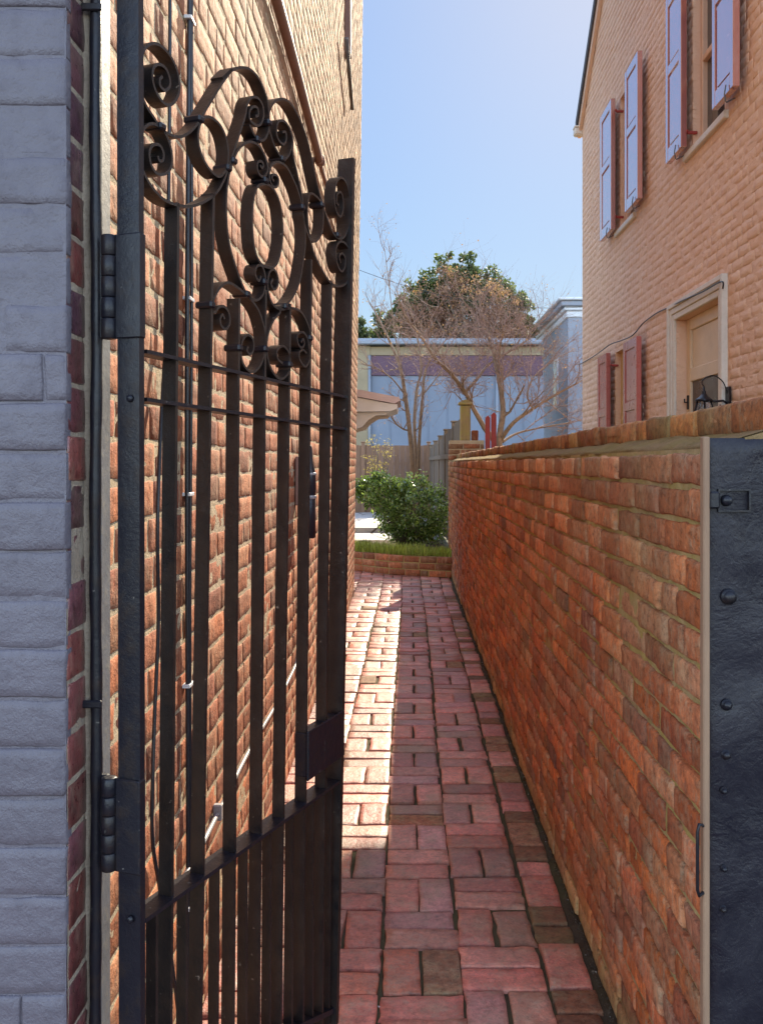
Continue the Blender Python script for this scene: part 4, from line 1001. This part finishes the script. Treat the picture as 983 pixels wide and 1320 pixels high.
for y in (2.2, 6.2):
    m = MB(); m.box(-.05, .0, y, y + 1, 3.6, 5.6); w = m.build('window', M['house_white'], gh); g = MB(); g.box(-.06, -.051, y + .1, y + .9, 3.7, 5.5); g.build('pane', M['glass'], w)

# ------------------------------------------------------------------ plants
def leaf_cloud(mb, C, size, rng, mi=0, aspect=.45, up=.3, colf=None):
    """C (n,3) leaf centres -> folded four-point leaves"""
    n = len(C); d = rng.normal(0, 1, (n, 3)); d /= np.linalg.norm(d, axis=1)[:, None]
    nr = rng.normal(0, 1, (n, 3)); nr[:, 2] = np.abs(nr[:, 2]) + up; s = np.cross(d, nr); s /= np.linalg.norm(s, axis=1)[:, None] + 1e-9
    nn = np.cross(s, d)
    L = size * rng.uniform(.7, 1.3, n)[:, None]; W = L * aspect
    p0 = C - d * L / 2; p1 = C + s * W / 2 - nn * W * .15 - d * L * .05; p2 = C + d * L / 2 - nn * L * .12; p3 = C - s * W / 2 - nn * W * .15 - d * L * .05
    V = np.stack([p0, p1, p2, p3], 1).reshape(-1, 3)
    i = np.arange(n) * 4; f = np.concatenate([np.stack([i, i + 1, i + 2], 1), np.stack([i, i + 2, i + 3], 1)])
    c = np.stack([rng.random(n) if colf is None else colf, rng.random(n), rng.random(n), np.ones(n)], 1)
    mb.add(V, f, mi, None); mb.c[-1] = np.repeat(c, 4, 0)
def clumps(rng, n, centre, rad, ncl, cr, flat=1.0):
    """clump centres on the surface region of an ellipsoid, leaves around them"""
    d = rng.normal(0, 1, (ncl, 3)); d /= np.linalg.norm(d, axis=1)[:, None]
    k = rng.uniform(.45, 1.0, ncl)[:, None] ** .6; cc = np.array(centre) + d * np.array(rad) * k
    pick = rng.integers(0, ncl, n); off = rng.normal(0, 1, (n, 3)); off /= np.linalg.norm(off, axis=1)[:, None]; off *= rng.uniform(.3, 1, n)[:, None] * cr * rng.uniform(.6, 1.2, ncl)[pick][:, None]
    off[:, 2] *= flat
    return cc[pick] + off, cc
r = np.random.default_rng(5)
# shrub at the end of the path
bush = empty('shrub', (-.05, 12.2, .2), 0, 'dense glossy green shrub filling the bed at the end of the path', 'shrub')
m = MB()
C1, cc = clumps(r, 9500, (.10, 0, .50), (.54, .48, .50), 190, .13)
C2, cc2 = clumps(r, 2800, (-.38, -.05, .78), (.32, .3, .24), 50, .1)
C = np.concatenate([C1, C2]); C = C[(C[:, 2] > .02) & (C[:, 0] < .575)]
leaf_cloud(m, C, .052, r, aspect=.5, up=1.2)
m.build('crown', M['bush_leaf'], bush)
m = MB()
for c_ in np.concatenate([cc[:90], cc2[:20]]): m.tube([(r.normal(0, .05), r.normal(0, .04), 0), (c_[0] * .4, c_[1] * .4, c_[2] * .55), tuple(c_)], [.011, .007, .003], 4)
m.build('stem', M['dark_bark'], bush)
# grass border in the bed
m = MB(); n = 5200
ea = r.uniform(0, cum[-1], n); off = r.uniform(.06, .42, n); gx = np.interp(ea, cum, [p.x for p in ep]); gy = np.interp(ea, cum, [p.y for p in ep]) + 10.9 + off
cl = vnoise(gx * 7, gy * 7, 0 * gx, 4) * .03
for i in range(n):
    h = r.uniform(.09, .18) + cl[i]; a_ = r.uniform(0, 6.28); l = r.uniform(.02, .07); w = .004
    dx, dy = math.cos(a_), math.sin(a_); x, y, z = gx[i], gy[i], .20
    v = [(x - dy * w, y + dx * w, z), (x + dy * w, y - dx * w, z), (x + dx * l * .4 + dy * w * .8, y + dy * l * .4 - dx * w * .8, z + h * .65), (x + dx * l * .4 - dy * w * .8, y + dy * l * .4 + dx * w * .8, z + h * .65), (x + dx * l, y + dy * l, z + h)]
    m.add(v, [(0, 1, 2, 3), (3, 2, 4)], 0, (r.random(), r.random() * .6, 0, 1))
tag(m.build('grass', M['grass']), 'yellow green border grass along the brick edging', 'grass', kind='stuff')

# bare trees
def P3(px, py, Y): return np.array(((px - VX) / F * Y, Y, EYE - (py - VY) / F * Y))
def grow(mb, start, dirv, length, rad, level, rng, spread=.55, nmax=4, up=.12, tips=None, seg=4):
    d = Vector(dirv).normalized(); p = Vector(start); pts = [p.copy()]; nseg = 4 if level > 0 else 3
    for i in range(nseg):
        d = (d + Vector(rng.normal(0, .16, 3)) + Vector((0, 0, up * .5))).normalized(); p = p + d * length / nseg; pts.append(p.copy())
    rr = [rad * (1 - .5 * i / nseg) for i in range(nseg + 1)]
    mb.tube(pts, rr, seg if rad > .006 else 3, 0 if rad > .012 else 1, cap=False)
    if tips is not None and level <= 1: tips.append(tuple(pts[-1])); tips.append(tuple(pts[-2]))
    if level <= 0: return
    for k in range(nmax):
        i = 1 + int(rng.integers(0, nseg)); b = pts[i]; dd = (d + Vector(rng.normal(0, spread, 3)) + Vector((0, 0, up))).normalized()
        grow(mb, b, dd, length * rng.uniform(.55, .8), rr[i] * .62, level - 1, rng, spread, nmax, up, tips, seg)
def traced_tree(name, base, Y, limbs, label, cat, seed, lv=3, tw=.6, leafm=None, nleaf=0, leafs=.05, spread=.55, nm=4, bud=False):
    rng = np.random.default_rng(seed); b0 = P3(*base, Y); b0[2] = max(b0[2], 0) * 0
    root = empty(name, tuple(b0), 0, label, cat); mb = MB(); cm_ = MB(); tips = []
    for (pts, r0, r1) in limbs:
        P = []
        for i, q in enumerate(pts):
            dy = q[2] if len(q) > 2 else 0; P.append(P3(q[0], q[1], Y + dy) - b0)
        if P[0][2] < .4 and pts[0][1] > 560: P[0][2] = 0
        P = catmull(P, 5); n = len(P); rad = [r0 + (r1 - r0) * i / (n - 1) for i in range(n)]
        mb.tube([tuple(p) for p in P], rad, 8, 0)
        for i in range(int(n * .35), n, 2):
            d = P[min(i + 1, n - 1)] - P[i - 1]; d = d / np.linalg.norm(d)
            grow(cm_, P[i], d + rng.normal(0, .5, 3) + np.array((0, 0, .15)), tw * rng.uniform(.6, 1.2), max(rad[i] * .45, .0105), lv - 1, rng, spread, nm, .12, tips)
        grow(cm_, P[-1], P[-1] - P[-3], tw, r1 * .9, lv - 1, rng, spread, nm, .12, tips)
    mb.build('trunk', M['bark'], root); cr = cm_.build('crown', [M['bark'], M['twig']], root)
    if leafm and nleaf:
        T_ = np.array(tips); C = T_[rng.integers(0, len(T_), nleaf)] + rng.normal(0, .06, (nleaf, 3)); l = MB(); leaf_cloud(l, C, leafs, rng, aspect=.7); l.build('leaves', M[leafm], cr)
    return root
z6 = lambda x, y, *d: (430 + x / 2.809, 260 + y / 2.809, *d)     # from the enlarged crop of the trees
traced_tree('bare_tree', (640, 690), 15.5, [
    ([(645, 700), z6(598, 890), z6(612, 760), z6(600, 660, .1), z6(580, 560, .3), z6(560, 490, .5)], .065, .022),
    ([(640, 700), z6(585, 900, .2), z6(545, 820, .2), z6(500, 740, .1), z6(475, 690), z6(430, 630, -.3), z6(370, 570, -.5), z6(310, 480, -.6)], .055, .018),
    ([z6(475, 690), z6(520, 640, .2), z6(560, 590, .5), z6(640, 540, .8), z6(700, 500, 1.)], .03, .012),
    ([z6(605, 860), z6(650, 800, -.2), z6(720, 750, -.3), z6(800, 700, -.4), z6(885, 655, -.5)], .042, .014),
    ([z6(610, 870), z6(660, 840, .3), z6(740, 820, .5), z6(850, 800, .7)], .025, .010),
    ([z6(720, 750, -.3), z6(700, 700, -.2), z6(720, 640, 0), z6(760, 600, .2)], .018, .009)],
    'spreading bare tree with reddish twigs behind the far end of the low wall', 'tree', 3, lv=3, tw=.85, leafm='brown_leaf', nleaf=900, leafs=.028, spread=.85, nm=8)
traced_tree('multi_stem_tree', (535, 690), 17.0, [
    ([(532, 700), z6(285, 960), z6(275, 830), z6(258, 700), z6(240, 600), z6(200, 500, .2), z6(150, 400, .3)], .06, .015),
    ([(535, 700), z6(298, 960, .2), z6(292, 800, .3), z6(300, 680, .5), z6(318, 600, .6), z6(300, 480, .6)], .045, .014),
    ([(538, 700), z6(306, 960, -.2), z6(312, 820, -.2), z6(322, 700, -.3), z6(335, 600, -.3), z6(390, 520, -.4)], .04, .013),
    ([z6(258, 700), z6(210, 640, -.2), z6(150, 600, -.3), z6(110, 590, -.3)], .015, .007),
    ([z6(240, 600), z6(215, 430, .1), z6(200, 300, .1), z6(185, 180, .1)], .012, .005),
    ([z6(322, 700, -.3), z6(370, 640), z6(400, 590, .2)], .014, .008)],
    'slim multi stemmed tan barked tree rising behind the shrub', 'tree', 8, lv=3, tw=.5, leafm='brown_leaf', nleaf=500, leafs=.028, spread=.6, nm=4)
def crown_tree(name, base, Y, blobs, leafm, label, seed, ls, ntot, trunk=.25):
    rng = np.random.default_rng(seed); b0 = P3(*base, Y); b0[2] = 0; root = empty(name, tuple(b0), 0, label, 'tree')
    m = MB(); tk = MB(); tk.tube([(0, 0, 0), (.1, 0, 2), (0, 0, 5.5)], [trunk, trunk * .8, trunk * .4], 8); wsum = sum(b[2] * b[3] for b in blobs)
    for (px, py, rx, rz) in blobs:
        c = P3(px, py, Y) - b0; R_ = (rx / F * Y, rx / F * Y * .8, rz / F * Y); n = int(ntot * rx * rz / wsum)
        C, cc = clumps(rng, n, c, R_, max(12, int(n / 60)), .2 + .12 * R_[0]); leaf_cloud(m, C, ls, rng, aspect=.55, up=.4)
        for q in cc[::3]: tk.tube([(0, 0, 4.6), tuple((q + np.array((0, 0, 4.8))) / 2 + rng.normal(0, .1, 3)), tuple(q)], [.06, .035, .012], 4)
    tk.build('trunk', M['dark_bark'], root); m.build('crown', M[leafm], root); return root
crown_tree('evergreen_tree', (585, 700), 38, [(588, 400, 50, 58), (588, 345, 26, 26), (530, 400, 26, 26), (668, 405, 22, 24), (545, 398, 38, 38), (515, 428, 34, 30), (640, 395, 38, 38), (662, 420, 28, 26), (612, 372, 42, 30), (495, 450, 24, 24), (560, 362, 24, 22)], 'ever_leaf', 'dark evergreen tree rising behind the pale blue building', 21, .18, 24000, .3)
rt = crown_tree('russet_tree', (612, 700), 36.2, [(545, 420, 40, 34), (560, 400, 40, 38), (605, 385, 48, 36), (650, 410, 34, 34), (640, 420, 34, 26), (590, 430, 56, 24), (575, 360, 18, 18), (535, 430, 26, 18)], 'brown_leaf', 'reddish brown leafed tree in front of the dark evergreen', 22, .095, 12500, .18)
crown_tree('evergreen_tree', (470, 700), 37.5, [(480, 425, 26, 24), (455, 440, 26, 24)], 'ever_leaf', 'smaller green tree top just right of the left house edge', 24, .16, 2200, .2)
# small dry shrub by the tan bay
dr = empty('dry_shrub', (-.72, 21.5, 0), 0, 'small dry yellowish shrub before the back fence at the left', 'shrub')
m = MB(); C, cc = clumps(r, 420, (0, 0, 1.5), (.35, .3, .55), 30, .16); leaf_cloud(m, C, .05, r); m.build('crown', M['yellow_leaf'], dr)
m = MB()
for c_ in cc: m.tube([(0, 0, 0), tuple(c_ * .6), tuple(c_)], [.02, .01, .004], 4)
m.build('stem', M['dark_bark'], dr)
# overhead wires
for i, (a, b, lab) in enumerate((((430, 335), (760, 395), 'thin overhead wire crossing the sky behind the trees, the lower one'), ((430, 345), (560, 355), None))):
    if lab is None: continue
    A_, B_ = P3(*a, 26), P3(*b, 29); m = MB(); m.tube([tuple(A_ + (B_ - A_) * t + np.array((0, 0, -.5 * 4 * t * (1 - t)))) for t in np.linspace(0, 1, 14)], .008, 4)
    tag(m.build('overhead_wire', M['cable']), 'thin overhead wire sagging across the sky above the trees', 'wire')
